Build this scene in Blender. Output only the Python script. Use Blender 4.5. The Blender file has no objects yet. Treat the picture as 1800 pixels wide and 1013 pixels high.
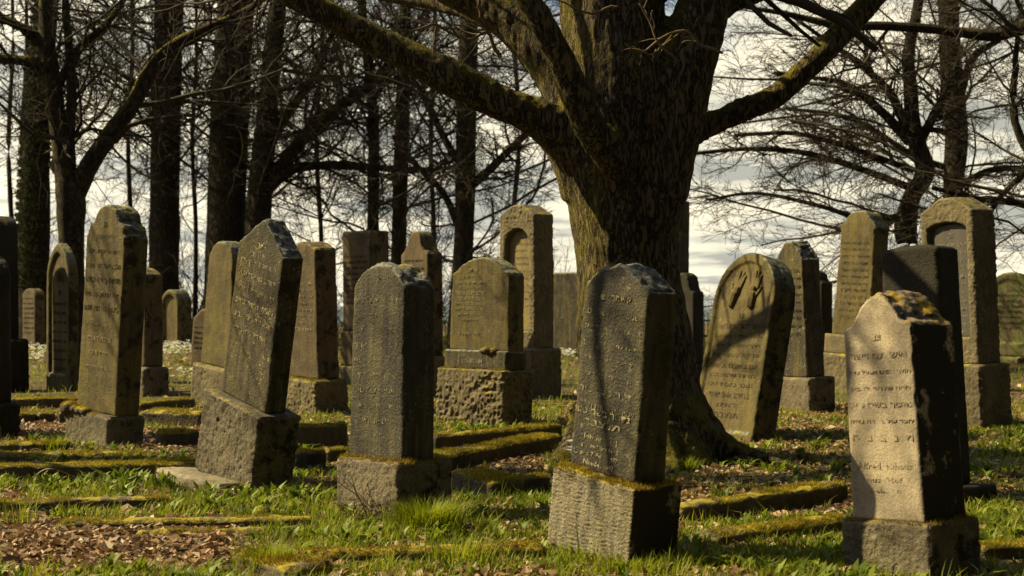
import bpy, bmesh, math, random
import numpy as np
from mathutils import Vector, Matrix, Euler

random.seed(7)
RNG = np.random.default_rng(11)
SC = bpy.context.scene
COL = SC.collection
R_ = math.radians

# ------------------------------------------------------------------ camera
CAM_H, FPX, HZ = 1.2, 2473.0, 525.0
cam_d = bpy.data.cameras.new('camera')
cam = bpy.data.objects.new('camera', cam_d)
COL.objects.link(cam)
cam.location = (0, 0, CAM_H)
cam.rotation_euler = (R_(90), 0, 0)
cam_d.sensor_width = 36.0
cam_d.lens = 36.0 * FPX / 1800.0
cam_d.shift_y = (HZ - 506.5) / 1800.0
cam_d.clip_start = 0.1
cam_d.clip_end = 20000
cam_d.dof.use_dof = True
cam_d.dof.focus_distance = 8.6
cam_d.dof.aperture_fstop = 4.0
SC.camera = cam

# ------------------------------------------------------------------ sky and sun
SUN_EL, SUN_AZ = 42.0, 10.0            # azimuth: degrees behind straight-left
sun_dir = Vector((-math.cos(R_(SUN_AZ)) * math.cos(R_(SUN_EL)), math.sin(R_(SUN_AZ)) * math.cos(R_(SUN_EL)), math.sin(R_(SUN_EL))))
world = bpy.data.worlds.new('World')
SC.world = world
world.use_nodes = True
wn, wl = world.node_tree.nodes, world.node_tree.links
wn.clear()
w_out = wn.new('ShaderNodeOutputWorld')
w_bg = wn.new('ShaderNodeBackground')
w_bg.inputs['Strength'].default_value = 0.05
w_sky = wn.new('ShaderNodeTexSky')
w_sky.sky_type = 'NISHITA'
w_sky.sun_disc = False
w_sky.sun_elevation = R_(SUN_EL)
w_sky.sun_rotation = math.atan2(sun_dir.x, sun_dir.y)
w_sky.altitude = 300
w_sky.dust_density = 1.5
w_tc = wn.new('ShaderNodeTexCoord')
w_sep = wn.new('ShaderNodeSeparateXYZ')
wl.new(w_tc.outputs['Generated'], w_sep.inputs[0])
def wmath(op, a, b=None, c=None, clamp=False):
    n = wn.new('ShaderNodeMath'); n.operation = op; n.use_clamp = clamp
    for i, v in enumerate((a, b, c)):
        if v is None: continue
        if isinstance(v, (int, float)): n.inputs[i].default_value = v
        else: wl.new(v, n.inputs[i])
    return n.outputs[0]
zpos = wmath('MAXIMUM', w_sep.outputs['Z'], 0.0)
zden = wmath('ADD', zpos, 0.10)
w_cmb = wn.new('ShaderNodeCombineXYZ')
wl.new(wmath('DIVIDE', w_sep.outputs['X'], zden), w_cmb.inputs[0])
wl.new(wmath('DIVIDE', w_sep.outputs['Y'], zden), w_cmb.inputs[1])
def wnoise(scale, detail, off, rough=0.55):
    mp = wn.new('ShaderNodeMapping'); mp.inputs['Location'].default_value = off
    wl.new(w_cmb.outputs[0], mp.inputs[0])
    n = wn.new('ShaderNodeTexNoise'); n.inputs['Scale'].default_value = scale; n.inputs['Detail'].default_value = detail
    n.inputs['Roughness'].default_value = rough
    wl.new(mp.outputs[0], n.inputs['Vector'])
    return n.outputs['Fac']
# broken cloud deck: seen edge-on it closes towards the horizon, overhead it opens
cov = wmath('ADD', wnoise(0.75, 9, (3.1, 1.7, 0)), wmath('MULTIPLY', wmath('SUBTRACT', 1.0, wmath('MULTIPLY', zpos, 1.5, clamp=True)), 0.40))
mask = wn.new('ShaderNodeMapRange'); mask.interpolation_type = 'SMOOTHSTEP'
mask.inputs['From Min'].default_value = 0.57; mask.inputs['From Max'].default_value = 0.73
wl.new(cov, mask.inputs['Value'])
shade = wn.new('ShaderNodeValToRGB')
shade.color_ramp.elements[0].position = 0.41; shade.color_ramp.elements[0].color = (5.0, 5.0, 4.3, 1)
shade.color_ramp.elements[1].position = 0.57; shade.color_ramp.elements[1].color = (11.6, 10.5, 7.7, 1)
e = shade.color_ramp.elements.new(0.48); e.color = (8.7, 8.2, 6.4, 1)
wl.new(wnoise(1.3, 8, (8.2, 4.4, 0), 0.6), shade.inputs['Fac'])
w_mix = wn.new('ShaderNodeMix'); w_mix.data_type = 'RGBA'
wl.new(mask.outputs[0], w_mix.inputs['Factor'])
wl.new(w_sky.outputs[0], w_mix.inputs['A'])
w_dot = wn.new('ShaderNodeVectorMath'); w_dot.operation = 'DOT_PRODUCT'
wl.new(w_tc.outputs['Generated'], w_dot.inputs[0]); w_dot.inputs[1].default_value = sun_dir
glow = wmath('ADD', 1.0, wmath('MULTIPLY', wmath('POWER', wmath('MAXIMUM', w_dot.outputs['Value'], 0.0), 2.0), 0.8))
w_sc = wn.new('ShaderNodeVectorMath'); w_sc.operation = 'SCALE'
wl.new(shade.outputs[0], w_sc.inputs[0]); wl.new(glow, w_sc.inputs['Scale'])
wl.new(w_sc.outputs[0], w_mix.inputs['B'])
wl.new(w_mix.outputs['Result'], w_bg.inputs['Color'])
wl.new(w_bg.outputs[0], w_out.inputs[0])

sun_d = bpy.data.lights.new('sun', 'SUN')
sun_d.energy = 5.0
sun_d.angle = R_(0.55)
sun_d.color = (1.0, 0.84, 0.47)
sun = bpy.data.objects.new('sun', sun_d)
COL.objects.link(sun)
sun.rotation_euler = (-sun_dir).to_track_quat('-Z', 'Y').to_euler()

SC.view_settings.view_transform = 'Standard'
SC.view_settings.look = 'None'
SC.view_settings.exposure = 1.05
SC.view_settings.gamma = 1.0
SC.view_settings.use_curve_mapping = False
SC.cycles.max_bounces = 5
SC.cycles.diffuse_bounces = 2
SC.cycles.glossy_bounces = 2
SC.cycles.transparent_max_bounces = 8
SC.cycles.use_denoising = True

# ------------------------------------------------------------------ numeric helpers
def _h(ix, iy, iz, seed):
    n = (ix.astype(np.int64) * 374761393 + iy.astype(np.int64) * 668265263 + iz.astype(np.int64) * 2147483647 + seed * 974711) & 0xffffffff
    n = ((n ^ (n >> 13)) * 1274126177) & 0xffffffff
    n = ((n ^ (n >> 16)) * 2246822519) & 0xffffffff
    return ((n ^ (n >> 15)) & 0xffffff) / float(0xffffff) * 2 - 1
def vn(P, seed=0):
    P = np.asarray(P, float)
    I = np.floor(P); f = P - I; u = f * f * (3 - 2 * f)
    x, y, z = I[:, 0], I[:, 1], I[:, 2]
    r = 0
    for dx in (0, 1):
        for dy in (0, 1):
            for dz in (0, 1):
                w = (u[:, 0] if dx else 1 - u[:, 0]) * (u[:, 1] if dy else 1 - u[:, 1]) * (u[:, 2] if dz else 1 - u[:, 2])
                r = r + w * _h(x + dx, y + dy, z + dz, seed)
    return r
def fbm(P, octv=3, seed=0):
    r = 0; a = 1.0; t = 0
    for k in range(octv):
        r = r + a * vn(P * (2.03 ** k), seed + k); t += a; a *= 0.5
    return r / t
def at(x, y, Y):
    """world point seen at photograph position x, y at distance Y"""
    return np.array([(x - 900) / FPX * Y, Y, CAM_H - (y - HZ) / FPX * Y])
def dist(y, z=0.0):
    return (CAM_H - z) * FPX / (y - HZ)
def to_px(x, y, z=0.0):
    return 900 + FPX * x / y, HZ - FPX * (z - CAM_H) / y
def gz(x, y):
    x = np.atleast_1d(np.asarray(x, float)); y = np.atleast_1d(np.asarray(y, float))
    P = np.stack([x * 0.45, y * 0.45, np.zeros_like(x)], 1)
    r = np.hypot(x, y)
    fall = np.clip((r - 44) / 260, 0, 1)
    return 0.035 * fbm(P, 2, 3) + 0.012 * vn(P * 7, 5) - 45 * fall * fall * (3 - 2 * fall)

# ------------------------------------------------------------------ mesh helpers
def mk_mesh(name, V, quads=None, tris=None, smooth=True, attr=None, mat_index=None):
    me = bpy.data.meshes.new(name)
    V = np.ascontiguousarray(V, np.float32)
    nq = 0 if quads is None else len(quads); nt = 0 if tris is None else len(tris)
    me.vertices.add(len(V)); me.vertices.foreach_set('co', V.ravel())
    loops = []
    if nq: loops.append(np.asarray(quads, np.int32).ravel())
    if nt: loops.append(np.asarray(tris, np.int32).ravel())
    L = np.concatenate(loops)
    me.loops.add(len(L)); me.loops.foreach_set('vertex_index', L)
    me.polygons.add(nq + nt)
    st = np.concatenate([np.arange(nq) * 4, nq * 4 + np.arange(nt) * 3]).astype(np.int32)
    me.polygons.foreach_set('loop_start', st)
    me.polygons.foreach_set('use_smooth', np.full(nq + nt, smooth))
    if attr is not None:
        a = me.attributes.new('rnd', 'FLOAT', 'POINT'); a.data.foreach_set('value', np.asarray(attr, np.float32))
    me.update(calc_edges=True)
    return me
def link(name, me, mat, parent=None):
    o = bpy.data.objects.new(name, me)
    COL.objects.link(o)
    if mat is not None and me is not None:
        me.materials.clear(); me.materials.append(mat)
    if parent is not None: o.parent = parent
    return o
def tag(o, label=None, cat=None, group=None, kind=None):
    if label: o['label'] = label
    if cat: o['category'] = cat
    if group: o['group'] = group
    if kind: o['kind'] = kind
    return o
def empty(name, label, cat, loc=(0, 0, 0), group=None):
    o = bpy.data.objects.new(name, None); COL.objects.link(o)
    o.empty_display_size = 0.2; o.location = loc
    return tag(o, label, cat, group)

def prism_bm(outline, y0, y1):
    bm = bmesh.new()
    f = [bm.verts.new((x, y0, z)) for x, z in outline]
    b = [bm.verts.new((x, y1, z)) for x, z in outline]
    n = len(outline)
    bm.faces.new(f); bm.faces.new(list(reversed(b)))
    for i in range(n):
        bm.faces.new((f[i], b[i], b[(i + 1) % n], f[(i + 1) % n]))
    bmesh.ops.recalc_face_normals(bm, faces=bm.faces)
    return bm
def remesh(me, voxel, cut=None, smooth=2):
    o = bpy.data.objects.new('tmp', me); COL.objects.link(o)
    tmp = [o]
    if cut is not None:
        for c in cut:
            cm = bpy.data.meshes.new('cut'); c.to_mesh(cm); c.free()
            co = bpy.data.objects.new('cut', cm); COL.objects.link(co); tmp.append(co)
            m = o.modifiers.new('b', 'BOOLEAN'); m.operation = 'DIFFERENCE'; m.object = co; m.solver = 'EXACT'
    m = o.modifiers.new('r', 'REMESH'); m.mode = 'VOXEL'; m.voxel_size = voxel
    if smooth:
        m = o.modifiers.new('s', 'SMOOTH'); m.factor = 0.5; m.iterations = smooth
    dg = bpy.context.evaluated_depsgraph_get(); dg.update()
    out = bpy.data.meshes.new_from_object(o.evaluated_get(dg))
    for t in tmp:
        md = t.data; bpy.data.objects.remove(t); bpy.data.meshes.remove(md)
    return out
def get_co(me):
    a = np.empty(len(me.vertices) * 3, np.float32); me.vertices.foreach_get('co', a); return a.reshape(-1, 3).astype(float)
def get_no(me):
    a = np.empty(len(me.vertices) * 3, np.float32); me.vertex_normals.foreach_get('vector', a); return a.reshape(-1, 3).astype(float)
def set_co(me, V):
    me.vertices.foreach_set('co', np.ascontiguousarray(V, np.float32).ravel())
    me.polygons.foreach_set('use_smooth', np.full(len(me.polygons), True)); me.update()

SEED = [100]
def weather(me, rough=0.0, rscale=35, fine=0.0015, chips=0.010, crust=0.0, comb=0.0, lump=0.004):
    SEED[0] += 17; sd = SEED[0]
    V = get_co(me); N = get_no(me); P = V + sd * 1.37
    d = fine * fbm(P * 60, 2, sd) + lump * 0.5 * fbm(P * 5, 2, sd + 3)
    side = np.abs(N).max(1)
    edge = np.clip((0.985 - side) / 0.12, 0, 1)
    up = np.clip((N[:, 2] - 0.3) / 0.4, 0, 1)
    if chips:
        c = np.clip(fbm(P * 14, 3, sd + 9) - 0.12, 0, 1) * 2.2
        d -= chips * edge * c + chips * 0.25 * edge
    if rough:
        w = np.clip((0.5 - np.abs(N[:, 2])) / 0.3, 0, 1)
        q = P * np.array([1.0, 1.0, 0.8]) * rscale
        d += rough * w * (1 - 2 * np.abs(fbm(q, 2, sd + 5))) * (0.75 + 0.5 * vn(P * 4, sd))
    if comb:
        w = np.clip((-N[:, 1] - 0.5) / 0.3, 0, 1)
        rows = np.sin(2 * np.pi * (V[:, 2] / 0.018 + 0.8 * vn(P * np.array([30, 30, 10]), sd))) * (0.4 + 0.9 * vn(P * np.array([45, 45, 30]), sd + 2)) + 0.5 * vn(P * np.array([40, 40, 8]), sd + 6)
        d += comb * w * rows + rough * 0
    if crust:
        d += crust * up * fbm(P * 20, 3, sd + 7) + crust * 0.6 * up * vn(P * 7, sd)
    set_co(me, V + N * d[:, None])
    return me

# ------------------------------------------------------------------ materials
class NT:
    def __init__(s, name):
        s.m = bpy.data.materials.new(name); s.m.use_nodes = True
        s.n, s.l = s.m.node_tree.nodes, s.m.node_tree.links
        s.n.clear()
        s.out = s.n.new('ShaderNodeOutputMaterial')
    def put(s, sock, v):
        if isinstance(v, (int, float)): sock.default_value = v
        elif isinstance(v, tuple): sock.default_value = v if len(v) != 3 or sock.type != 'RGBA' else (*v, 1)
        else: s.l.new(v, sock)
    def coord(s, scale=(1, 1, 1), rand=True):
        tc = s.n.new('ShaderNodeTexCoord')
        v = tc.outputs['Object']
        if rand:
            oi = s.n.new('ShaderNodeObjectInfo')
            a = s.n.new('ShaderNodeVectorMath'); a.operation = 'MULTIPLY_ADD'
            s.l.new(oi.outputs['Random'], a.inputs[0]); a.inputs[1].default_value = (37, 53, 71); s.l.new(v, a.inputs[2])
            v = a.outputs[0]
        if scale != (1, 1, 1):
            m = s.n.new('ShaderNodeVectorMath'); m.operation = 'MULTIPLY'; s.l.new(v, m.inputs[0]); m.inputs[1].default_value = scale
            v = m.outputs[0]
        return v
    def noise(s, v, scale, detail=4, rough=0.55, dist=0.0):
        n = s.n.new('ShaderNodeTexNoise'); s.l.new(v, n.inputs['Vector'])
        n.inputs['Scale'].default_value = scale; n.inputs['Detail'].default_value = detail; n.inputs['Roughness'].default_value = rough
        n.inputs['Distortion'].default_value = dist
        return n.outputs['Fac']
    def voro(s, v, scale, feat='F1'):
        n = s.n.new('ShaderNodeTexVoronoi'); n.feature = feat; s.l.new(v, n.inputs['Vector']); n.inputs['Scale'].default_value = scale
        return n.outputs['Distance']
    def rng(s, v, a, b, c=0.0, d=1.0, smooth=True):
        n = s.n.new('ShaderNodeMapRange'); n.interpolation_type = 'SMOOTHSTEP' if smooth else 'LINEAR'
        s.put(n.inputs['Value'], v)
        for k, x in zip(('From Min', 'From Max', 'To Min', 'To Max'), (a, b, c, d)): n.inputs[k].default_value = x
        return n.outputs[0]
    def math(s, op, a, b=0.0, clamp=False):
        n = s.n.new('ShaderNodeMath'); n.operation = op; n.use_clamp = clamp; s.put(n.inputs[0], a); s.put(n.inputs[1], b); return n.outputs[0]
    def mix(s, f, a, b, mode='MIX'):
        n = s.n.new('ShaderNodeMix'); n.data_type = 'RGBA'; n.blend_type = mode
        s.put(n.inputs['Factor'], f); s.put(n.inputs['A'], a); s.put(n.inputs['B'], b); return n.outputs['Result']
    def nz(s, axis='Z'):
        g = s.n.new('ShaderNodeNewGeometry'); q = s.n.new('ShaderNodeSeparateXYZ'); s.l.new(g.outputs['Normal'], q.inputs[0]); return q.outputs[axis]
    def bump(s, h, strength, distance):
        b = s.n.new('ShaderNodeBump'); b.inputs['Strength'].default_value = strength; b.inputs['Distance'].default_value = distance
        s.l.new(h, b.inputs['Height']); return b.outputs[0]
    def bsdf(s, col, rough=0.9, normal=None, spec=0.2):
        b = s.n.new('ShaderNodeBsdfPrincipled'); s.put(b.inputs['Base Color'], col); s.put(b.inputs['Roughness'], rough)
        b.inputs['Specular IOR Level'].default_value = spec
        if normal is not None: s.l.new(normal, b.inputs['Normal'])
        return b.outputs[0]
    def done(s, sh): s.l.new(sh, s.out.inputs[0]); return s.m

MOSS = (0.30, 0.235, 0.018)
def stone_mat(name, c1, c2, algae=(0.16, 0.14, 0.035), al=0.5, lichen=(0.42, 0.38, 0.26), li=0.3, grime=0.35, grime_shade_col=(0.022, 0.018, 0.012),
              moss=0.5, mcol=MOSS, bump=0.6, bscale=90, streak=0.6, gloss=0.85, crustcol=None, side=0.0):
    t = NT(name)
    v = t.coord()
    vs = t.coord((1, 1, 0.12))
    col = t.mix(t.rng(t.noise(v, 5, 6, 0.6), 0.35, 0.65), c1, c2)
    col = t.mix(t.math('MULTIPLY', t.rng(t.noise(vs, 16, 5, 0.65), 0.42, 0.68), streak), col, tuple(x * 0.45 for x in c1))
    col = t.mix(t.math('MULTIPLY', t.rng(t.noise(vs, 9, 5, 0.6, 0.4), 0.45, 0.65), al), col, algae)
    pits = t.noise(v, 140, 3, 0.6)
    col = t.mix(t.rng(pits, 0.3, 0.7, 0.55, 0.0), col, tuple(x * 0.35 for x in c2))
    blot = t.rng(t.noise(v, 8, 6, 0.7), 0.50, 0.62)
    sp = t.rng(t.noise(v, 75, 3, 0.6), 0.56, 0.66)
    col = t.mix(t.math('MULTIPLY', t.math('MULTIPLY', sp, blot), li), col, lichen)
    stk = t.rng(t.noise(t.coord((1, 1, 0.06)), 34, 4, 0.7), 0.54, 0.66)
    col = t.mix(t.math('MULTIPLY', t.math('MULTIPLY', stk, t.rng(t.noise(v, 4.5, 4), 0.42, 0.62)), li * 0.28), col, lichen)
    vo = t.n.new('ShaderNodeTexVoronoi'); t.l.new(v, vo.inputs['Vector']); vo.inputs['Scale'].default_value = 17; vo.inputs['Randomness'].default_value = 1.0
    sel = t.n.new('ShaderNodeSeparateColor'); t.l.new(vo.outputs['Color'], sel.inputs[0])
    edge = t.math('ADD', vo.outputs['Distance'], t.math('MULTIPLY', t.noise(v, 45, 4, 0.7), 0.6))
    ros = t.math('MULTIPLY', t.rng(t.math('ADD', edge, t.math('MULTIPLY', sel.outputs[2], 0.25)), 0.62, 0.42), t.rng(sel.outputs[0], 0.80, 0.84))
    col = t.mix(t.math('MULTIPLY', ros, li * 0.6), col, t.mix(sel.outputs[1], lichen, tuple(x * y for x, y in zip(lichen, (0.75, 0.85, 0.55)))))
    pt = t.n.new('ShaderNodeNewGeometry')
    col = t.mix(t.math('MULTIPLY', t.rng(pt.outputs['Pointiness'], 0.52, 0.60), 0.45), col, tuple(min(1, x * 1.9 + 0.02) for x in c1))
    g = t.rng(t.noise(v, 3.5, 7, 0.68), 0.50, 0.64)
    col = t.mix(t.math('MULTIPLY', g, grime), col, grime_shade_col)
    if side:  # real crust on pale and tooled stone; elsewhere shade painted on right-hand faces
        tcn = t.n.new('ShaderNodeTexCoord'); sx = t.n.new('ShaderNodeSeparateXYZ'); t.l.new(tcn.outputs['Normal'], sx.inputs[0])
        crust_shade = t.math('MULTIPLY', t.rng(sx.outputs['X'], 0.3, 0.8), t.rng(t.noise(v, 7, 7, 0.72), 0.62 - side * 0.3, 0.70 - side * 0.3))
        col = t.mix(crust_shade, col, grime_shade_col)
    nz = t.nz()
    if crustcol is not None:
        ct = t.math('MULTIPLY', t.rng(nz, 0.25, 0.6), t.rng(t.noise(v, 22, 4, 0.7), 0.38, 0.58))
        col = t.mix(ct, t.mix(t.rng(nz, 0.25, 0.6), col, (0.05, 0.05, 0.045)), crustcol)
    mm = t.math('MULTIPLY', t.rng(nz, 0.25, 0.7), t.rng(t.noise(v, 9, 5, 0.65), 0.62 - 0.35 * moss, 0.74 - 0.35 * moss))
    mcc = t.mix(t.noise(v, 60, 3), tuple(x * 0.45 for x in mcol), tuple(x * 1.25 for x in mcol))
    col = t.mix(mm, col, mcc)
    h = t.math('ADD', t.noise(v, bscale, 5, 0.65), t.math('MULTIPLY', t.noise(v, bscale * 0.25, 3), 0.8))
    return t.done(t.bsdf(col, gloss, t.bump(h, bump, 0.012), 0.25))

M = {}
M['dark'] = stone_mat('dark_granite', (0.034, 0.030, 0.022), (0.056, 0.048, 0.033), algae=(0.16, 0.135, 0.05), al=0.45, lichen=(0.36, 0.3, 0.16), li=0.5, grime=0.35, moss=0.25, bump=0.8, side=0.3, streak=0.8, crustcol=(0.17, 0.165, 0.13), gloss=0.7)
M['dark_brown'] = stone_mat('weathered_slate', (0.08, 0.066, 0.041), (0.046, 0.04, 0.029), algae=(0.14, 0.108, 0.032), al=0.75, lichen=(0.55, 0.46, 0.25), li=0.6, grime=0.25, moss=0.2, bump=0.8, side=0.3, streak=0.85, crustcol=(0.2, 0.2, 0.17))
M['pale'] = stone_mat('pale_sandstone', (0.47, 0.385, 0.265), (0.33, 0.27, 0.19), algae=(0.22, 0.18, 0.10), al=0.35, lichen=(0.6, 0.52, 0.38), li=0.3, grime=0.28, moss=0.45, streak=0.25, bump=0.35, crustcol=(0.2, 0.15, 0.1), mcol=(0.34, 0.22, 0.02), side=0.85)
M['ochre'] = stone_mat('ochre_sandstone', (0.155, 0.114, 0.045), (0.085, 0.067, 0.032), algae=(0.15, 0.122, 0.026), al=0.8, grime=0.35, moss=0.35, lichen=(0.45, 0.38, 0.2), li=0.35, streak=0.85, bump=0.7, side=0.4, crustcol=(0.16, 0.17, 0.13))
M['relief'] = stone_mat('carved_relief', (0.155, 0.114, 0.045), (0.085, 0.067, 0.032), algae=(0.15, 0.122, 0.026), al=0.6, grime=0.1, moss=0.0, li=0.2, streak=0.5, bump=0.5)
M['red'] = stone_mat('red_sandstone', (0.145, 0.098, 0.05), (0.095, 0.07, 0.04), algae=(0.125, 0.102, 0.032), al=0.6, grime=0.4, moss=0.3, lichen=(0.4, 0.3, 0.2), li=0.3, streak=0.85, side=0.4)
M['rough'] = stone_mat('rough_hewn_stone', (0.19, 0.152, 0.085), (0.11, 0.09, 0.054), algae=(0.18, 0.14, 0.04), al=0.3, grime=0.12, moss=0.35, lichen=(0.5, 0.43, 0.3), li=0.4, streak=0.4, bump=1.0, bscale=60, side=0.0)
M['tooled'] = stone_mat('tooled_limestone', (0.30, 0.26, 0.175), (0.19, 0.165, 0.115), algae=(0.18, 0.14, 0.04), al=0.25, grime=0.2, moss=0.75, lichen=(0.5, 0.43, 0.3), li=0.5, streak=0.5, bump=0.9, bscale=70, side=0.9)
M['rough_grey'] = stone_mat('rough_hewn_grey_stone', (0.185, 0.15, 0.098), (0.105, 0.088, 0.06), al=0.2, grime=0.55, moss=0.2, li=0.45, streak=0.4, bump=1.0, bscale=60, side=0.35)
M['green'] = stone_mat('algae_covered_stone', (0.12, 0.095, 0.05), (0.09, 0.085, 0.035), algae=(0.09, 0.11, 0.02), al=0.95, grime=0.1, moss=0.3)
M['black'] = stone_mat('blackened_stone', (0.034, 0.028, 0.018), (0.022, 0.018, 0.012), algae=(0.035, 0.032, 0.012), al=0.4, lichen=(0.12, 0.11, 0.09), li=0.3, grime=0.3, moss=0.15)
M['panel'] = stone_mat('dark_inscription_panel', (0.05, 0.043, 0.036), (0.065, 0.055, 0.045), al=0.25, li=0.15, grime=0.1, moss=0.0, bump=0.15, gloss=0.45)
M['kerb'] = stone_mat('kerb_stone', (0.12, 0.095, 0.06), (0.075, 0.06, 0.04), al=0.5, grime=0.3, moss=0.6, lichen=(0.35, 0.3, 0.2), li=0.3, bump=0.9, bscale=50)
M['slab'] = stone_mat('pale_footing', (0.32, 0.27, 0.2), (0.2, 0.17, 0.12), al=0.2, grime=0.35, moss=0.2, bump=0.6, bscale=60)

def letter_mat(name, c, wear):
    t = NT(name); v = t.coord(rand=False)
    k = t.rng(t.noise(v, 30, 4, 0.7), wear - 0.06, wear + 0.06)
    d = t.bsdf(t.mix(t.noise(v, 80, 2), tuple(x * 0.6 for x in c), c), 0.7)
    tr = t.n.new('ShaderNodeBsdfTransparent'); mx = t.n.new('ShaderNodeMixShader')
    t.l.new(k, mx.inputs[0]); t.l.new(tr.outputs[0], mx.inputs[1]); t.l.new(d, mx.inputs[2])
    return t.done(mx.outputs[0])
M['gilt'] = letter_mat('worn_gilt_letters', (0.40, 0.345, 0.2), 0.49)
M['gilt_thin'] = letter_mat('almost_gone_gilt_letters', (0.33, 0.285, 0.165), 0.545)
M['inked'] = letter_mat('blackened_letters', (0.055, 0.045, 0.025), 0.48)
M['pale_letters'] = letter_mat('pale_worn_letters', (0.30, 0.25, 0.15), 0.44)
M['cut'] = letter_mat('cut_letters', (0.33, 0.275, 0.19), 0.48)
M['grey_letters'] = letter_mat('grey_letters', (0.27, 0.25, 0.2), 0.46)

def bark_mat(name, c1, c2, moss=0.35, scale=1.0, lichen=0.25):
    t = NT(name)
    v = t.coord((1, 1, 0.28), rand=False); v1 = t.coord(rand=False)
    r0 = t.noise(v, 21 * scale, 4, 0.6, 0.9)
    r = t.math('ADD', t.rng(t.math('ABSOLUTE', t.math('SUBTRACT', r0, 0.5)), 0.0, 0.10), t.math('MULTIPLY', t.noise(v, 60 * scale, 4, 0.65), 0.5))
    fur = t.rng(r, 0.25, 1.3)
    col = t.mix(fur, c1, c2)
    col = t.mix(t.math('MULTIPLY', t.rng(t.noise(v1, 3, 6, 0.7), 0.55, 0.68), lichen), col, (0.2, 0.2, 0.14))
    side = t.math('ADD', t.rng(t.nz('Z'), 0.0, 0.75), t.math('MULTIPLY', t.rng(t.nz('X'), -0.1, -0.9), 0.5))
    mm = t.math('MULTIPLY', side, t.rng(t.noise(v1, 4.5, 6, 0.65), 0.66 - 0.3 * moss, 0.80 - 0.3 * moss), clamp=True)
    col = t.mix(mm, col, t.mix(t.noise(v1, 50, 3), (0.10, 0.085, 0.012), (0.30, 0.245, 0.022)))
    h = t.math('ADD', t.math('MULTIPLY', r, 1.6), t.noise(v1, 120, 3))
    return t.done(t.bsdf(col, 0.92, t.bump(h, 1.0, 0.03), 0.15))
M['bark'] = bark_mat('old_bark', (0.032, 0.024, 0.015), (0.17, 0.128, 0.074), 0.85)
M['bark_far'] = bark_mat('grove_bark', (0.02, 0.016, 0.010), (0.065, 0.05, 0.029), 0.3)
M['bark_mossy'] = bark_mat('mossy_bark', (0.024, 0.019, 0.011), (0.075, 0.058, 0.034), 0.8)
t = NT('twig_bark'); M['twig'] = t.done(t.bsdf(t.mix(t.noise(t.coord(rand=False), 0.8, 3), (0.016, 0.012, 0.007), (0.05, 0.038, 0.022)), 0.9))
t = NT('near_twig_bark'); M['twig_near'] = t.done(t.bsdf(t.mix(t.noise(t.coord(rand=False), 3, 3), (0.09, 0.065, 0.04), (0.2, 0.15, 0.09)), 0.9))

def leafy(name, ca, cb, transl=0.35, rough=0.6, spec=0.3, cc=None):
    t = NT(name)
    a = t.n.new('ShaderNodeAttribute'); a.attribute_name = 'rnd'
    col = t.mix(a.outputs['Fac'], ca, cb)
    if cc is not None:
        col = t.mix(t.rng(a.outputs['Fac'], 0.86, 0.9), col, cc)
    b = t.bsdf(col, rough, None, spec)
    tr = t.n.new('ShaderNodeBsdfTranslucent'); t.put(tr.inputs[0], col)
    mx = t.n.new('ShaderNodeMixShader'); mx.inputs[0].default_value = transl
    t.l.new(b, mx.inputs[1]); t.l.new(tr.outputs[0], mx.inputs[2])
    return t.done(mx.outputs[0])
M['grass'] = leafy('grass_blades', (0.075, 0.125, 0.006), (0.36, 0.37, 0.014), 0.5, 0.55, 0.3, cc=(0.3, 0.24, 0.1))
M['weed'] = leafy('broad_leaves', (0.075, 0.125, 0.010), (0.25, 0.29, 0.018), 0.4, 0.5, 0.3)
M['litter'] = leafy('dead_leaves', (0.12, 0.058, 0.024), (0.38, 0.24, 0.12), 0.15, 0.6, 0.3, cc=(0.42, 0.33, 0.22))
M['mossblade'] = leafy('moss_fuzz', (0.17, 0.135, 0.012), (0.40, 0.32, 0.03), 0.3, 0.8, 0.1)
M['moss_brown'] = leafy('rusty_moss_fuzz', (0.14, 0.095, 0.012), (0.38, 0.27, 0.028), 0.3, 0.8, 0.1)
M['flower'] = leafy('white_petals', (0.6, 0.62, 0.55), (0.85, 0.85, 0.78), 0.3, 0.6, 0.2)
M['ivy'] = leafy('ivy_leaves', (0.012, 0.022, 0.006), (0.05, 0.07, 0.015), 0.1, 0.35, 0.5)
t = NT('forest_floor')
v = t.coord(rand=False)
c = t.mix(t.rng(t.noise(v, 1.2, 7, 0.65), 0.42, 0.6), (0.055, 0.038, 0.02), (0.10, 0.072, 0.04))
c = t.mix(t.math('MULTIPLY', t.rng(t.noise(v, 0.7, 6, 0.6), 0.45, 0.6), 0.7), c, (0.075, 0.085, 0.018))
c = t.mix(t.rng(t.noise(v, 45, 4, 0.7), 0.5, 0.68), c, (0.16, 0.11, 0.06))
M['ground'] = t.done(t.bsdf(c, 0.95, t.bump(t.noise(v, 30, 6, 0.7), 0.8, 0.03), 0.1))
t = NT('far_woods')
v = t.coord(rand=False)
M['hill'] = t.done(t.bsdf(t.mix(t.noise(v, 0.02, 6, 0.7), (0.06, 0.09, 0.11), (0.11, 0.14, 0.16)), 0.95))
t = NT('weathered_iron'); M['iron'] = t.done(t.bsdf((0.03, 0.026, 0.022), 0.6))
t = NT('wood_weathered'); M['wood'] = t.done(t.bsdf(t.mix(t.noise(t.coord((20, 20, 2)), 4), (0.06, 0.045, 0.03), (0.14, 0.11, 0.08)), 0.9))
t = NT('pebble'); M['pebble'] = t.done(t.bsdf(t.mix(t.noise(t.coord(), 30), (0.16, 0.18, 0.2), (0.3, 0.32, 0.34)), 0.8))

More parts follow.
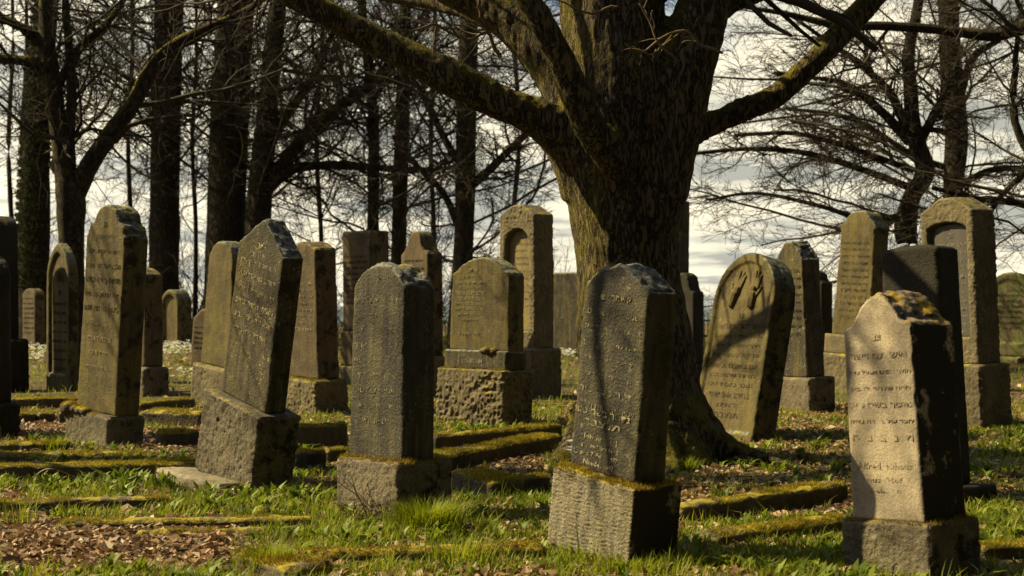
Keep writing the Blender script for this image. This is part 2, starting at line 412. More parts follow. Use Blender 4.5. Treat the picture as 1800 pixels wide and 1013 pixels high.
# ------------------------------------------------------------------ ground, hills
def build_ground():
    nr, na = 230, 210
    r = np.concatenate([[0.0], np.geomspace(0.6, 60, 190), np.geomspace(64, 6000, 40)])
    th = np.linspace(0, 2 * np.pi, na, endpoint=False)
    rr, tt = np.meshgrid(r, th, indexing='ij')
    X, Y = (rr * np.sin(tt)).ravel(), (rr * np.cos(tt)).ravel()
    V = np.stack([X, Y, gz(X, Y)], 1)
    i, j = np.meshgrid(np.arange(len(r) - 1), np.arange(na), indexing='ij')
    a = i * na + j; b = i * na + (j + 1) % na
    Q = np.stack([a, b, b + na, a + na], -1).reshape(-1, 4)
    tag(link('ground', mk_mesh('ground', V, Q), M['ground']), kind='structure')
build_ground()
def build_hills():
    n = 240
    th = np.linspace(-1.5, 1.5, n)
    rows = []
    prof = 22 + 9 * np.array([fbm(np.array([[t * 5, 0, 0]]), 4, 4)[0] for t in th])
    for k, (d, f) in enumerate(((2600, 0), (2900, 0.6), (3200, 0.95), (3500, 1.0), (4200, 0.7), (5200, 0.2))):
        z = -46 + f * prof + 4 * fbm(np.stack([th * 60, np.full(n, k * 3.3), np.zeros(n)], 1), 3, 8)
        rows.append(np.stack([np.sin(th) * d, np.cos(th) * d, z], 1))
    V = np.concatenate(rows)
    Q = [[k * n + i, k * n + i + 1, (k + 1) * n + i + 1, (k + 1) * n + i] for k in range(5) for i in range(n - 1)]
    tag(link('hills', mk_mesh('hills', V, Q), M['hill']), kind='structure')
build_hills()

# ------------------------------------------------------------------ gravestones
BLOCK = []                             # footprints where nothing grows
def arc(x0, z0, x1, z1, xm, zm, n=7):  # quadratic curve through a middle control point
    return [((1 - t) ** 2 * x0 + 2 * t * (1 - t) * xm + t * t * x1, (1 - t) ** 2 * z0 + 2 * t * (1 - t) * zm + t * t * z1) for t in np.linspace(0, 1, n)]
def outline(kind, w, wt, z0, hs, rise):
    """closed outline from bottom left, counter-clockwise seen from the front"""
    b, s = w / 2, wt / 2
    half = []                           # right half from shoulder to apex
    if kind == 'flat': half = [(s, hs)]
    elif kind == 'seg': half = [(s * math.sin(t), hs + rise * (math.cos(t) - math.cos(1.15)) / (1 - math.cos(1.15))) for t in np.linspace(1.15, 0, 9)]; half = [(x / math.sin(1.15), z) for x, z in half]
    elif kind == 'round': half = [(s * math.cos(t), hs + rise * math.sin(t)) for t in np.linspace(0, math.pi / 2, 12)]
    elif kind == 'gable': half = [(s, hs), (0, hs + rise)]
    elif kind == 'gable_cut': half = [(s, hs), (s * 0.25, hs + rise), (0, hs + rise)]
    elif kind == 'pointed': half = arc(s, hs, 0, hs + rise, s * 0.86, hs + rise * 0.72, 9)
    elif kind == 'shoulder_arch': half = [(s, hs), (s * 0.97, hs + rise * 0.2), (s * 0.80, hs + rise * 0.36)] + arc(s * 0.72, hs + rise * 0.52, 0, hs + rise, s * 0.35, hs + rise * 1.02, 6)
    elif kind == 'bell': half = [(s, hs), (s * 0.93, hs + 0.01)] + arc(s * 0.92, hs + rise * 0.10, s * 0.70, hs + rise * 0.40, s * 0.90, hs + rise * 0.36, 5) + arc(s * 0.63, hs + rise * 0.44, 0, hs + rise, s * 0.50, hs + rise * 0.99, 8)
    elif kind == 'ogee': half = [(s, hs)] + arc(s * 0.99, hs + rise * 0.18, s * 0.62, hs + rise * 0.46, s * 0.72, hs + rise * 0.22, 5) + arc(s * 0.58, hs + rise * 0.5, s * 0.1, hs + rise, s * 0.40, hs + rise * 0.92, 5) + [(0, hs + rise * 1.01)]
    elif kind == 'cap': half = [(s, hs), (s * 1.07, hs + 0.015), (s * 1.07, hs + 0.05), (s * 0.9, hs + rise * 0.45)] + arc(s * 0.72, hs + rise * 0.6, 0, hs + rise, s * 0.5, hs + rise * 1.05, 6)
    elif kind == 'step': half = [(s, hs), (s * 0.74, hs + 0.02)] + arc(s * 0.72, hs + 0.03, 0, hs + rise, s * 0.66, hs + rise * 1.05, 6)
    elif kind == 'broken': half = [(s, hs), (s * 0.2, hs + rise), (0, hs + rise * 0.9)]
    pts = [(-b, z0), (b, z0)] + half
    left = [(-x, z) for x, z in reversed(half) if abs(x) > 1e-6]
    return pts + left

TEXTS = []
def stone(name, label, pos, a, roll=0, pitch=0, parts=(), group=None, cat='gravestone', z=0.0):
    root = empty(name, label, cat, (pos[0], pos[1], z), group or 'gravestones of the old cemetery')
    root.rotation_euler = (Matrix.Rotation(R_(-a), 3, 'Z') @ Matrix.Rotation(R_(-pitch), 3, 'X') @ Matrix.Rotation(R_(roll), 3, 'Y')).to_euler()
    out = {}
    for p in parts:
        out[p['n']] = block(root, **p)
    return root, out
def block(root, n, W, D, z0, z1, mat, tw=1.0, top='flat', rise=0.0, ox=0.0, oy=0.0, voxel=0.012, niche=None, weath=None, foot=True, label=None):
    ol = [(x + ox, z) for x, z in outline(top, W, W * tw, z0, z1, rise)]
    bm = prism_bm(ol, oy - D / 2, oy + D / 2)
    me = bpy.data.meshes.new(n); bm.to_mesh(me); bm.free()
    cuts = []
    if niche:
        for (nk, nw, nz0, nhs, nrise, depth) in niche:
            cuts.append(prism_bm([(x + ox, z) for x, z in outline(nk, nw, nw, nz0, nhs, nrise)], oy - D / 2 - 0.05, oy - D / 2 + depth))
    me = remesh(me, voxel, cuts or None, smooth=2)
    weather(me, **(weath or {}))
    o = link(n, me, M[mat], root)
    if label: o['label'] = label
    if foot:
        th = root.rotation_euler.to_matrix()
        BLOCK.append((root.location.x, root.location.y, math.atan2(th[1][0], th[0][0]), ox, oy, W / 2, D / 2))
    return o
def letters(parent, yf, lines, mat, depth=0.0028, cx=0.0, name='inscription'):
    """lines: (text, z centre, letter height, line width)"""
    TEXTS.append((parent, yf, lines, mat, depth, cx, name))
HEB = ['איש תם וישר', 'הולך תמים ופועל צדק', 'ירא אלהים כל ימיו', 'שמו נודע בשערים', 'נפטר בשם טוב', 'ביום ב כט אדר שנת', 'ונקבר ביום ג לפק', 'אשת חיל עטרת בעלה', 'כפה פרשה לעני', 'וידיה שלחה לאביון', 'הלכה לעולמה בשיבה', 'בן שבעים שנה במותו', 'לזכר עולם יהיה צדיק', 'נשמתו צרורה בחיים']
def heb_lines(ztop, dz, n, h, width, start=0, end=True, head=True, rg=None):
    L = []; z = ztop
    rg = rg or random.Random(start)
    if head: L.append(('פנ', z, h * 1.4, None)); z -= dz * 1.25
    for i in range(n):
        L.append((HEB[(start + i) % len(HEB)], z, h, width * rg.uniform(0.86, 1.0))); z -= dz
    if end: L.append(('תנצבה', z, h, width * 0.8))
    return L

near = dict(fine=0.0016, chips=0.012, lump=0.006)
mid = dict(fine=0.0012, chips=0.012, lump=0.006)
rough = dict(rough=0.011, rscale=30, fine=0.002, chips=0.02, lump=0.01)
rough_mid = dict(rough=0.017, rscale=27, fine=0.002, chips=0.02, lump=0.01)

# --- the pale stone in front at the right
r, p = stone('gravestone', 'pale sandstone gravestone streaked with branch shadows, nearest at the right', (1.736, 6.106), 55, -4.5, 0.4, [
    dict(n='plinth', W=0.48, D=0.335, z0=-0.08, z1=0.246, mat='rough_grey', voxel=0.009, weath=dict(rough=0.008, rscale=40, fine=0.003, chips=0.02, lump=0.008)),
    dict(n='tablet', W=0.400, D=0.28, z0=0.240, z1=1.06, mat='pale', tw=0.95, top='ogee', rise=0.165, voxel=0.0105, weath=dict(fine=0.0012, chips=0.014, crust=0.022, lump=0.005))])
letters(p['tablet'], -0.14, [('פנ', 1.035, 0.034, None)] + [(HEB[i], 0.955 - k * 0.071, 0.026, w) for k, (i, w) in enumerate(((0, 0.31), (1, 0.34), (9, 0.33), (4, 0.34), (12, 0.345)))] + [('ת  נ  צ  ב  ה', 0.60, 0.030, 0.33)], 'cut', 0.0030)
letters(p['tablet'], -0.14, [('Alfred  allhaus', 0.48, 0.034, 0.30), ('aus  Hof', 0.42, 0.026, 0.19), ('geb. 18', 0.37, 0.026, 0.17)], 'cut', 0.0022)

# --- the dark gilded stone in the centre front
r, p = stone('gravestone', 'dark leaning gravestone with gilt letters on a pale tooled plinth before the big tree', (0.457, 6.563), 52.5, 5.8, 0.7, [
    dict(n='plinth', W=0.58, D=0.295, z0=0.0, z1=0.386, mat='tooled', voxel=0.0068, weath=dict(comb=0.0065, fine=0.0016, chips=0.014, lump=0.008, crust=0.012)),
    dict(n='tablet', W=0.475, D=0.185, z0=0.380, z1=1.245, mat='dark', tw=0.936, top='shoulder_arch', rise=0.115, ox=-0.009, oy=0.009, voxel=0.0105, weath=dict(fine=0.0014, chips=0.016, crust=0.022, lump=0.006))])
TB = p['tablet']; YB = 0.009 - 0.0925
letters(TB, YB, [(HEB[(k * 3) % 14], 1.205 - k * 0.073, 0.030, w) for k, w in enumerate((0.22, 0.36, 0.38, 0.39, 0.37, 0.40, 0.39, 0.38))], 'gilt_thin', 0.0030, -0.009)
letters(TB, YB, [('נפטר בשם טוב', 0.665, 0.032, 0.38), ('תנצבה', 0.615, 0.032, 0.26), ('Johanna Bal', 0.545, 0.036, 0.235), ('geb. im März 1802', 0.505, 0.028, 0.26), ('gest. 7. Febr. 1877', 0.467, 0.028, 0.265), ('Niederurff', 0.428, 0.028, 0.21)], 'gilt', 0.0032, -0.035)

# --- the arched dark stone left of centre
r, p = stone('gravestone', 'dark round-topped gravestone with lichen crust on top, green grass tuft at its plinth', (-0.656, 7.749), 48.2, -1.2, 2.3, [
    dict(n='plinth', W=0.56, D=0.372, z0=-0.08, z1=0.318, mat='rough_grey', voxel=0.0105, weath=dict(rough=0.011, rscale=34, fine=0.002, chips=0.02, lump=0.012)),
    dict(n='tablet', W=0.50, D=0.222, z0=0.312, z1=1.255, mat='dark', tw=0.945, top='seg', rise=0.135, ox=-0.015, oy=-0.011, voxel=0.0105, weath=dict(fine=0.0016, chips=0.014, crust=0.022, lump=0.006))])
letters(p['tablet'], -0.011 - 0.111, [('פנ', 1.31, 0.034, None)] + [(HEB[(k * 5 + 2) % 14], 1.19 - k * 0.083, 0.032, w) for k, w in enumerate((0.38, 0.40, 0.36, 0.41, 0.40, 0.42, 0.40, 0.41, 0.3))], 'gilt_thin', 0.0030, -0.015)

# --- the strongly leaning stone
r, p = stone('gravestone', 'grey gabled gravestone leaning strongly to the right on a big rough-hewn plinth', (-1.751, 9.136), 49.1, 12.0, 0.6, [
    dict(n='plinth', W=0.70, D=0.30, z0=0.0, z1=0.548, mat='rough_grey', voxel=0.0105, weath=dict(rough=0.016, rscale=30, fine=0.002, chips=0.012, lump=0.008)),
    dict(n='tablet', W=0.585, D=0.15, z0=0.542, z1=1.545, mat='dark_brown', tw=0.955, top='gable', rise=0.20, ox=-0.005, oy=0.005, voxel=0.0105, weath=dict(fine=0.0014, chips=0.010, crust=0.014, lump=0.006))])
letters(p['tablet'], 0.005 - 0.075, [('פנ', 1.56, 0.05, None)] + [(HEB[(k * 4 + 1) % 14], 1.445 - k * 0.089, 0.036, w) for k, w in enumerate((0.43, 0.45, 0.46, 0.47, 0.48, 0.40))], 'gilt', 0.0030)

# --- the tall stone at the left with bell-shaped head
r, p = stone('gravestone', 'tall ochre gravestone with bell-shaped head and black letters, moss cushion on its plinth', (-3.34, 11.501), 43.4, 3.1, 1.7, [
    dict(n='plinth', W=0.67, D=0.335, z0=-0.08, z1=0.276, mat='rough_grey', voxel=0.013, weath=dict(rough=0.011, rscale=30, fine=0.002, chips=0.02, lump=0.012)),
    dict(n='tablet', W=0.614, D=0.218, z0=0.270, z1=1.712, mat='ochre', tw=0.965, top='bell', rise=0.255, ox=0.003, oy=0.019, voxel=0.0115, weath=dict(fine=0.0014, chips=0.008, crust=0.012, lump=0.006))])
letters(p['tablet'], 0.019 - 0.109, [('פנ', 1.80, 0.05, None), ('האשה', 1.70, 0.042, 0.26)] + [(HEB[(k * 3 + 7) % 14], 1.585 - k * 0.117, 0.048, w) for k, w in enumerate((0.47, 0.52, 0.52, 0.49, 0.52))], 'inked', 0.0030, 0.003)
letters(p['tablet'], 0.019 - 0.109, [(HEB[(k * 2 + 1) % 14], 0.985 - k * 0.115, 0.045, w) for k, w in enumerate((0.46, 0.36, 0.28, 0.36))], 'pale_letters', 0.0030, 0.003, 'lower_inscription')

# --- framed pointed stone behind it
r, p = stone('gravestone', 'slim pointed-arch gravestone with raised frame, lit, left of the tall ochre stone', (-5.84, 18.264), 47.1, 0.9, -0.3, [
    dict(n='tablet', W=0.67, D=0.14, z0=-0.08, z1=1.50, mat='ochre', tw=0.97, top='pointed', rise=0.42, voxel=0.0155, niche=[('pointed', 0.50, 0.22, 1.47, 0.33, 0.035)], weath=dict(fine=0.001, chips=0.008, lump=0.005))])
letters(p['tablet'], -0.07 + 0.035, heb_lines(1.28, 0.12, 7, 0.05, 0.42, 3), 'inked', 0.004)
def leaf_ornament(parent, x, y, z, s):
    V = []; T = []
    for k in range(7):
        an = R_(20 + k * 23); c, q = math.cos(an), math.sin(an); b = len(V)
        V += [(x, y, z), (x + s * (0.55 * c - 0.18 * q), y - 0.02, z + s * (0.55 * q + 0.18 * c)), (x + s * c, y - 0.004, z + s * q), (x + s * (0.55 * c + 0.18 * q), y - 0.02, z + s * (0.55 * q - 0.18 * c))]
        T.append((b, b + 1, b + 2, b + 3))
    link('ornament', mk_mesh('ornament', np.array(V), T), M['ochre'], parent)
leaf_ornament(p['tablet'], 0, -0.034, 1.42, 0.15)

# --- stones at the left edge
r, p = stone('gravestone', 'black gravestone cut off by the left edge of the picture', (-4.62, 12.35), 46, 0.5, 0, [
    dict(n='plinth', W=0.62, D=0.34, z0=-0.08, z1=0.30, mat='black', voxel=0.017, weath=rough_mid),
    dict(n='tablet', W=0.52, D=0.24, z0=0.29, z1=1.42, mat='black', tw=0.94, top='seg', rise=0.16, voxel=0.017, weath=dict(crust=0.02, fine=0.002, chips=0.02))])
r, p = stone('gravestone', 'dark tall gravestone with stepped foot half hidden at the left edge', (-6.62, 18.2), 46, -1.0, 0, [
    dict(n='plinth', W=0.72, D=0.46, z0=-0.08, z1=0.68, mat='black', tw=0.93, voxel=0.022, weath=rough_mid),
    dict(n='tablet', W=0.56, D=0.28, z0=0.67, z1=2.14, mat='black', tw=0.95, top='seg', rise=0.13, voxel=0.022, weath=mid)])
r, p = stone('gravestone', 'small reddish round-topped gravestone far back at the left', (-11.35, 33.4), 40, 0, 0, [
    dict(n='tablet', W=0.56, D=0.28, z0=-0.1, z1=1.30, mat='red', top='seg', rise=0.14, voxel=0.034, weath=mid)])
letters(p['tablet'], -0.14, heb_lines(1.2, 0.115, 7, 0.05, 0.44, 1, head=False), 'inked', 0.006)
r, p = stone('gravestone', 'dark narrow gravestone peeping out behind the tall ochre stone', (-4.57, 17.4), 47, 0, 0, [
    dict(n='plinth', W=0.70, D=0.34, z0=-0.08, z1=0.37, mat='rough_grey', voxel=0.022, weath=rough_mid),
    dict(n='tablet', W=0.60, D=0.26, z0=0.36, z1=1.48, mat='red', tw=0.95, top='shoulder_arch', rise=0.10, voxel=0.022, weath=mid)])
r, p = stone('gravestone', 'small gravestone with arched sunken panel far back beside the thick trunk', (-8.25, 34.6), 38, 0, 0, [
    dict(n='tablet', W=0.66, D=0.46, z0=-0.1, z1=1.06, mat='ochre', top='round', rise=0.36, voxel=0.034, niche=[('round', 0.50, 0.1, 1.02, 0.25, 0.07)], weath=mid)])
r, p = stone('gravestone', 'low far gravestone left of the arched sunken panel', (-8.95, 35.5), 40, 0, 0, [
    dict(n='tablet', W=0.34, D=0.24, z0=-0.1, z1=1.00, mat='green', top='seg', rise=0.06, voxel=0.034, weath=mid)])
r, p = stone('gravestone', 'small reddish gravestone with one slanting shoulder beside the shadow-striped stone', (-5.12, 23.4), 30, 4, 0, [
    dict(n='tablet', W=0.50, D=0.20, z0=-0.1, z1=0.86, mat='red', tw=0.9, top='gable_cut', rise=0.17, voxel=0.022, weath=dict(fine=0.002, chips=0.03, lump=0.01))])
letters(p['tablet'], -0.10, heb_lines(0.72, 0.085, 5, 0.04, 0.36, 6, head=False, end=False), 'inked', 0.005)
r, p = stone('gravestone', 'ochre gravestone striped by branch shadows, behind the leaning grey stone on its left', (-3.38, 16.35), 46, 5.5, 0, [
    dict(n='plinth', W=0.74, D=0.36, z0=-0.08, z1=0.42, mat='rough', voxel=0.019, weath=rough_mid),
    dict(n='tablet', W=0.64, D=0.22, z0=0.41, z1=1.68, mat='ochre', tw=0.80, top='seg', rise=0.19, voxel=0.017, weath=mid)])
r, p = stone('gravestone', 'reddish tapered gravestone behind the leaning grey stone on its right', (-2.12, 14.842), 48.8, 1.7, -2.1, [
    dict(n='plinth', W=0.80, D=0.392, z0=-0.08, z1=0.368, mat='rough', voxel=0.012, weath=rough_mid),
    dict(n='tablet', W=0.60, D=0.26, z0=0.36, z1=1.715, mat='red', tw=0.91, top='shoulder_arch', rise=0.085, ox=0.014, oy=0.026, voxel=0.0155, weath=dict(fine=0.0014, chips=0.03, lump=0.01))])
letters(p['tablet'], 0.026 - 0.13, heb_lines(1.36, 0.068, 7, 0.036, 0.44, 4, head=False), 'cut', 0.004, 0.014)
r, p = stone('gravestone', 'red rectangular pillar gravestone with flat top between the thin trunks', (-2.072, 20.135), 42, -0.3, -0.7, [
    dict(n='foot', W=0.78, D=0.50, z0=-0.08, z1=0.24, mat='rough', voxel=0.022, weath=mid),
    dict(n='plinth', W=0.70, D=0.43, z0=0.23, z1=0.74, mat='red', voxel=0.022, weath=mid),
    dict(n='tablet', W=0.625, D=0.37, z0=0.73, z1=2.165, mat='red', tw=0.98, voxel=0.019, weath=dict(fine=0.001, chips=0.03, lump=0.008))])
letters(p['tablet'], -0.185, heb_lines(1.80, 0.082, 9, 0.042, 0.50, 2, head=False, end=False), 'inked', 0.005)
r, p = stone('gravestone', 'small brown gabled gravestone with shoulders left of the ochre arched stone', (-1.10, 17.26), 49, 0, -0.3, [
    dict(n='plinth', W=0.66, D=0.32, z0=-0.08, z1=0.50, mat='rough', voxel=0.022, weath=rough_mid),
    dict(n='tablet', W=0.56, D=0.235, z0=0.49, z1=1.70, mat='red', tw=0.96, top='ogee', rise=0.32, voxel=0.019, weath=mid)])
letters(p['tablet'], -0.118, heb_lines(1.66, 0.09, 5, 0.045, 0.42, 9, head=False, end=False), 'inked', 0.005)

# --- the ochre stone on the big rustic plinth, centre
r, p = stone('gravestone', 'broad ochre arched gravestone on a big rustic plinth left of the big tree', (-0.278, 13.501), 41, 0.2, 1.9, [
    dict(n='plinth', W=0.86, D=0.40, z0=-0.08, z1=0.525, mat='rough', voxel=0.010, weath=dict(rough=0.024, rscale=24, fine=0.002, chips=0.015, lump=0.008)),
    dict(n='step', W=0.805, D=0.30, z0=0.52, z1=0.705, mat='dark_brown', ox=0.0, oy=0.005, voxel=0.012, weath=mid),
    dict(n='tablet', W=0.767, D=0.225, z0=0.70, z1=1.405, mat='ochre', tw=0.97, top='shoulder_arch', rise=0.185, ox=0.010, oy=0.008, voxel=0.013, weath=dict(fine=0.0012, chips=0.010, lump=0.005, crust=0.008))])
letters(p['tablet'], 0.008 - 0.1125, [('פנ', 1.47, 0.04, None)] + [(HEB[(k * 3 + 5) % 14], 1.405 - k * 0.052, 0.040, w) for k, w in enumerate((0.27, 0.38, 0.29, 0.39, 0.28, 0.40, 0.40, 0.30, 0.2))], 'pale_letters', 0.0032, -0.115)
letters(p['tablet'], 0.008 - 0.1125, [(HEB[3], 0.86, 0.026, 0.38)], 'pale_letters', 0.0028, -0.17, 'lower_inscription')
letters(p['step'], 0.005 - 0.15, [('ABRAM', 0.60, 0.045, 0.2)], 'grey_letters', 0.003, 0.0)

# --- tall rustic stone with arched niche
r, p = stone('gravestone', 'tall rustic gravestone with round-arched niche just left of the big tree', (0.193, 17.482), 49, 0.1, 0.1, [
    dict(n='plinth', W=0.74, D=0.46, z0=-0.08, z1=0.592, mat='rough', voxel=0.015, weath=rough_mid),
    dict(n='tablet', W=0.665, D=0.32, z0=0.585, z1=2.235, mat='rough', tw=0.96, top='gable_cut', rise=0.125, ox=-0.012, oy=-0.015, voxel=0.012, niche=[('round', 0.46, 0.80, 1.86, 0.20, 0.10)], weath=dict(rough=0.013, rscale=30, fine=0.002, chips=0.01))])
bmx = prism_bm([(x - 0.012, z) for x, z in outline('round', 0.445, 0.445, 0.81, 1.855, 0.19)], -0.088, -0.06)
me = bpy.data.meshes.new('panel'); bmx.to_mesh(me); bmx.free(); pan = link('panel', me, M['ochre'], p['tablet'])
letters(pan, -0.088, heb_lines(1.88, 0.085, 9, 0.042, 0.36, 8, head=False), 'cut', 0.004, -0.012)

r, p = stone('gravestone', 'wide low flat-topped gravestone in shade against the left side of the big trunk', (1.15, 29.6), 35, 0, 0, [
    dict(n='tablet', W=0.95, D=0.30, z0=-0.1, z1=1.75, mat='dark_brown', voxel=0.034, weath=mid)])
r, p = stone('gravestone', 'tall narrow pillar gravestone showing behind the right edge of the big trunk', (2.26, 20.3), 50, 1.0, 0, [
    dict(n='plinth', W=0.66, D=0.45, z0=-0.08, z1=0.5, mat='rough', voxel=0.026, weath=rough_mid),
    dict(n='tablet', W=0.52, D=0.30, z0=0.49, z1=2.60, mat='dark_brown', tw=0.94, voxel=0.022, weath=mid)])
r, p = stone('gravestone', 'dark round-headed gravestone with shoulders right behind the big trunk', (2.42, 19.6), 50, 0, 0, [
    dict(n='plinth', W=0.60, D=0.34, z0=-0.08, z1=0.3, mat='black', voxel=0.026, weath=mid),
    dict(n='tablet', W=0.50, D=0.22, z0=0.29, z1=1.29, mat='black', top='step', rise=0.27, voxel=0.022, weath=mid)])

# --- the hands stone
r, p = stone('gravestone', 'round-topped gravestone leaning back with two raised blessing hands carved on it', (1.925, 12.334), 62, -0.7, 12.0, [
    dict(n='tablet', W=0.90, D=0.245, z0=-0.15, z1=1.18, mat='ochre', tw=0.965, top='round', rise=0.44, voxel=0.013, niche=[('round', 0.76, 0.02, 1.17, 0.36, 0.022)], weath=dict(fine=0.0012, chips=0.010, lump=0.005))])
UF = -0.1225 + 0.022
letters(p['tablet'], UF, [('פנ', 1.05, 0.045, 0.09)] + [(s, 0.955 - k * 0.088, 0.052, w) for k, (s, w) in enumerate((('איש ישר שעשה', 0.68), ('פעל צדק מעשיו', 0.68), ('רדף שלום  לתורה', 0.66), ('מת בן שבעים שנה  הוא', 0.66), ('יום ג שבט ולמול', 0.66), ('בנו של שלמה כהן', 0.66), ('נקבר ביום ד שני', 0.62), ('בחדש אדר שנת', 0.58), ('לפק', 0.3), ('תנצבה', 0.34)))], 'inked', 0.003)
def carved_hand(parent, cx, cz, tilt, mirror, s):
    """hand in low relief: palm, cuff, four spread fingers in two pairs and a thumb"""
    bm = bmesh.new()
    def cap(x0, z0, x1, z1, r0, r1, n=8):
        d = Vector((x1 - x0, 0, z1 - z0)); L = d.length; d.normalize(); q = Vector((-d.z, 0, d.x))
        rings = []
        for k, tt in enumerate((-0.12, 0.0, 0.5, 0.95, 1.06)):
            rr = (r0 + (r1 - r0) * min(max(tt, 0), 1)) * (0.45 if k in (0, 4) else 1.0)
            c = Vector((x0, 0, z0)) + d * (L * tt)
            rings.append([bm.verts.new(c + q * (rr * math.cos(a)) + Vector((0, -rr * 1.0 * math.sin(a), 0))) for a in np.linspace(0, 2 * math.pi, n, endpoint=False)])
        for a, b in zip(rings, rings[1:]):
            for i in range(n): bm.faces.new((a[i], a[(i + 1) % n], b[(i + 1) % n], b[i]))
        bm.faces.new(rings[0]); bm.faces.new(list(reversed(rings[-1])))
    m = -1 if mirror else 1
    cap(0, -0.16, 0, -0.02, 0.036, 0.050); cap(m * 0.015, -0.03, m * 0.01, 0.03, 0.045, 0.042)
    for fx, tx, L in ((-0.040, -0.066, 0.095), (-0.016, -0.033, 0.125), (0.014, 0.020, 0.13), (0.038, 0.056, 0.108)):
        cap(m * fx, 0.02, m * tx, 0.04 + L, 0.0205, 0.0155)
    cap(m * -0.038, -0.05, m * -0.105, 0.035, 0.019, 0.013)
    bmesh.ops.recalc_face_normals(bm, faces=bm.faces)
    me = bpy.data.meshes.new('h'); bm.to_mesh(me); bm.free()
    me = remesh(me, 0.006, None, 1)
    V = get_co(me) * s
    c, q = math.cos(R_(tilt)), math.sin(R_(tilt))
    X = V[:, 0] * c + V[:, 2] * q + cx; Z = -V[:, 0] * q + V[:, 2] * c + cz
    V = np.stack([X, V[:, 1] + UF, Z], 1); set_co(me, V)
    link('carved_hand', me, M['relief'], parent)
carved_hand(p['tablet'], -0.125, 1.29, 18, False, 1.0)
carved_hand(p['tablet'], 0.125, 1.285, 4, True, 1.0)

r, p = stone('gravestone', 'brown gabled gravestone on a dark plinth half hidden behind the hands stone', (3.182, 15.189), 60, -1.4, -1.5, [
    dict(n='plinth', W=0.52, D=0.36, z0=-0.08, z1=0.359, mat='rough_grey', voxel=0.017, weath=rough_mid),
    dict(n='tablet', W=0.47, D=0.25, z0=0.35, z1=1.625, mat='dark_brown', tw=0.97, top='gable_cut', rise=0.20, ox=-0.03, oy=-0.03, voxel=0.0155, weath=dict(fine=0.002, chips=0.03, lump=0.012, crust=0.015))])
letters(p['tablet'], -0.03 - 0.125, heb_lines(1.5, 0.085, 8, 0.042, 0.38, 5, head=False), 'inked', 0.004, -0.03)
r, p = stone('gravestone', 'dark gravestone with scrolled shoulder in the gap beside the brown gabled stone', (4.05, 18.9), 55, 0, 0, [
    dict(n='plinth', W=0.6, D=0.34, z0=-0.08, z1=0.35, mat='black', voxel=0.026, weath=mid),
    dict(n='tablet', W=0.50, D=0.22, z0=0.34, z1=1.42, mat='black', top='step', rise=0.16, voxel=0.022, weath=mid)])
r, p = stone('gravestone', 'tall tapered gravestone with moulded cap and stepped foot, right of the hands stone', (4.443, 18.373), 53, 2.6, 3.0, [
    dict(n='foot', W=0.80, D=0.46, z0=-0.08, z1=0.47, mat='rough', voxel=0.017, weath=rough_mid),
    dict(n='plinth', W=0.73, D=0.40, z0=0.46, z1=0.72, mat='rough', voxel=0.017, weath=mid),
    dict(n='tablet', W=0.64, D=0.30, z0=0.71, z1=2.08, mat='ochre', tw=0.86, top='cap', rise=0.26, ox=0.016, oy=0.012, voxel=0.017, weath=dict(fine=0.0014, chips=0.02, lump=0.008, crust=0.01))])
letters(p['tablet'], 0.012 - 0.15, heb_lines(1.92, 0.088, 11, 0.045, 0.46, 10, head=False), 'inked', 0.004, 0.016)

# --- the black block behind the pale stone, with a visitor's pebble
r, p = stone('gravestone', 'broad black flat-topped gravestone directly behind the pale sandstone one', (2.52, 8.465), 50.7, -4.3, 1.6, [
    dict(n='plinth', W=0.67, D=0.385, z0=-0.08, z1=0.085, mat='black', voxel=0.0155, weath=mid),
    dict(n='tablet', W=0.43, D=0.23, z0=0.08, z1=1.50, mat='black', tw=0.95, top='seg', rise=0.02, voxel=0.013, weath=dict(fine=0.0016, chips=0.018, lump=0.006))])
Rm = r.matrix_basis if False else Matrix.LocRotScale(r.location, r.rotation_euler, None)
for k, (lx, ly, sc_, lb) in enumerate(((-0.075, -0.05, 0.030, 'larger bluish pebble laid on top of the broad black gravestone'), (-0.012, -0.03, 0.022, 'smaller grey pebble on top of the broad black gravestone'))):
    bm = bmesh.new(); bmesh.ops.create_icosphere(bm, subdivisions=3, radius=1)
    for vtx in bm.verts:
        f = 1 + 0.2 * float(vn(np.array([list(vtx.co * 1.7 + Vector((k * 5, 0, 0)))]), 3)[0])
        vtx.co = Vector((vtx.co.x * 1.5 * f, vtx.co.y * 1.0 * f, vtx.co.z * 0.55 * f)) * sc_
    me = bpy.data.meshes.new('pebble'); bm.to_mesh(me); bm.free()
    me.polygons.foreach_set('use_smooth', np.full(len(me.polygons), True))
    o = link('pebble', me, M['pebble']); o.location = Rm @ Vector((lx, ly, 1.515 + sc_ * 0.5)); o.rotation_euler = (0, -0.15, 0.6 + k)
    tag(o, lb, 'pebble', 'pebbles on the black gravestone')

r, p = stone('gravestone', 'tallest rustic gravestone with dark inscribed panel at the right', (4.322, 13.363), 58.5, -1.6, -1.3, [
    dict(n='plinth', W=0.70, D=0.42, z0=-0.08, z1=0.585, mat='rough', voxel=0.012, weath=rough_mid),
    dict(n='tablet', W=0.635, D=0.31, z0=0.58, z1=2.03, mat='rough', tw=0.985, top='gable_cut', rise=0.13, ox=-0.015, oy=-0.015, voxel=0.0115, niche=[('seg', 0.47, 0.84, 1.86, 0.06, 0.075)], weath=dict(rough=0.013, rscale=32, fine=0.002, chips=0.008))])
bmx = prism_bm([(x - 0.015, z) for x, z in outline('seg', 0.455, 0.455, 0.85, 1.855, 0.05)], -0.115, -0.09)
me = bpy.data.meshes.new('panel'); bmx.to_mesh(me); bmx.free(); pan = link('panel', me, M['panel'], p['tablet'])
letters(pan, -0.115, heb_lines(1.80, 0.075, 11, 0.042, 0.37, 0), 'grey_letters', 0.003, -0.015)
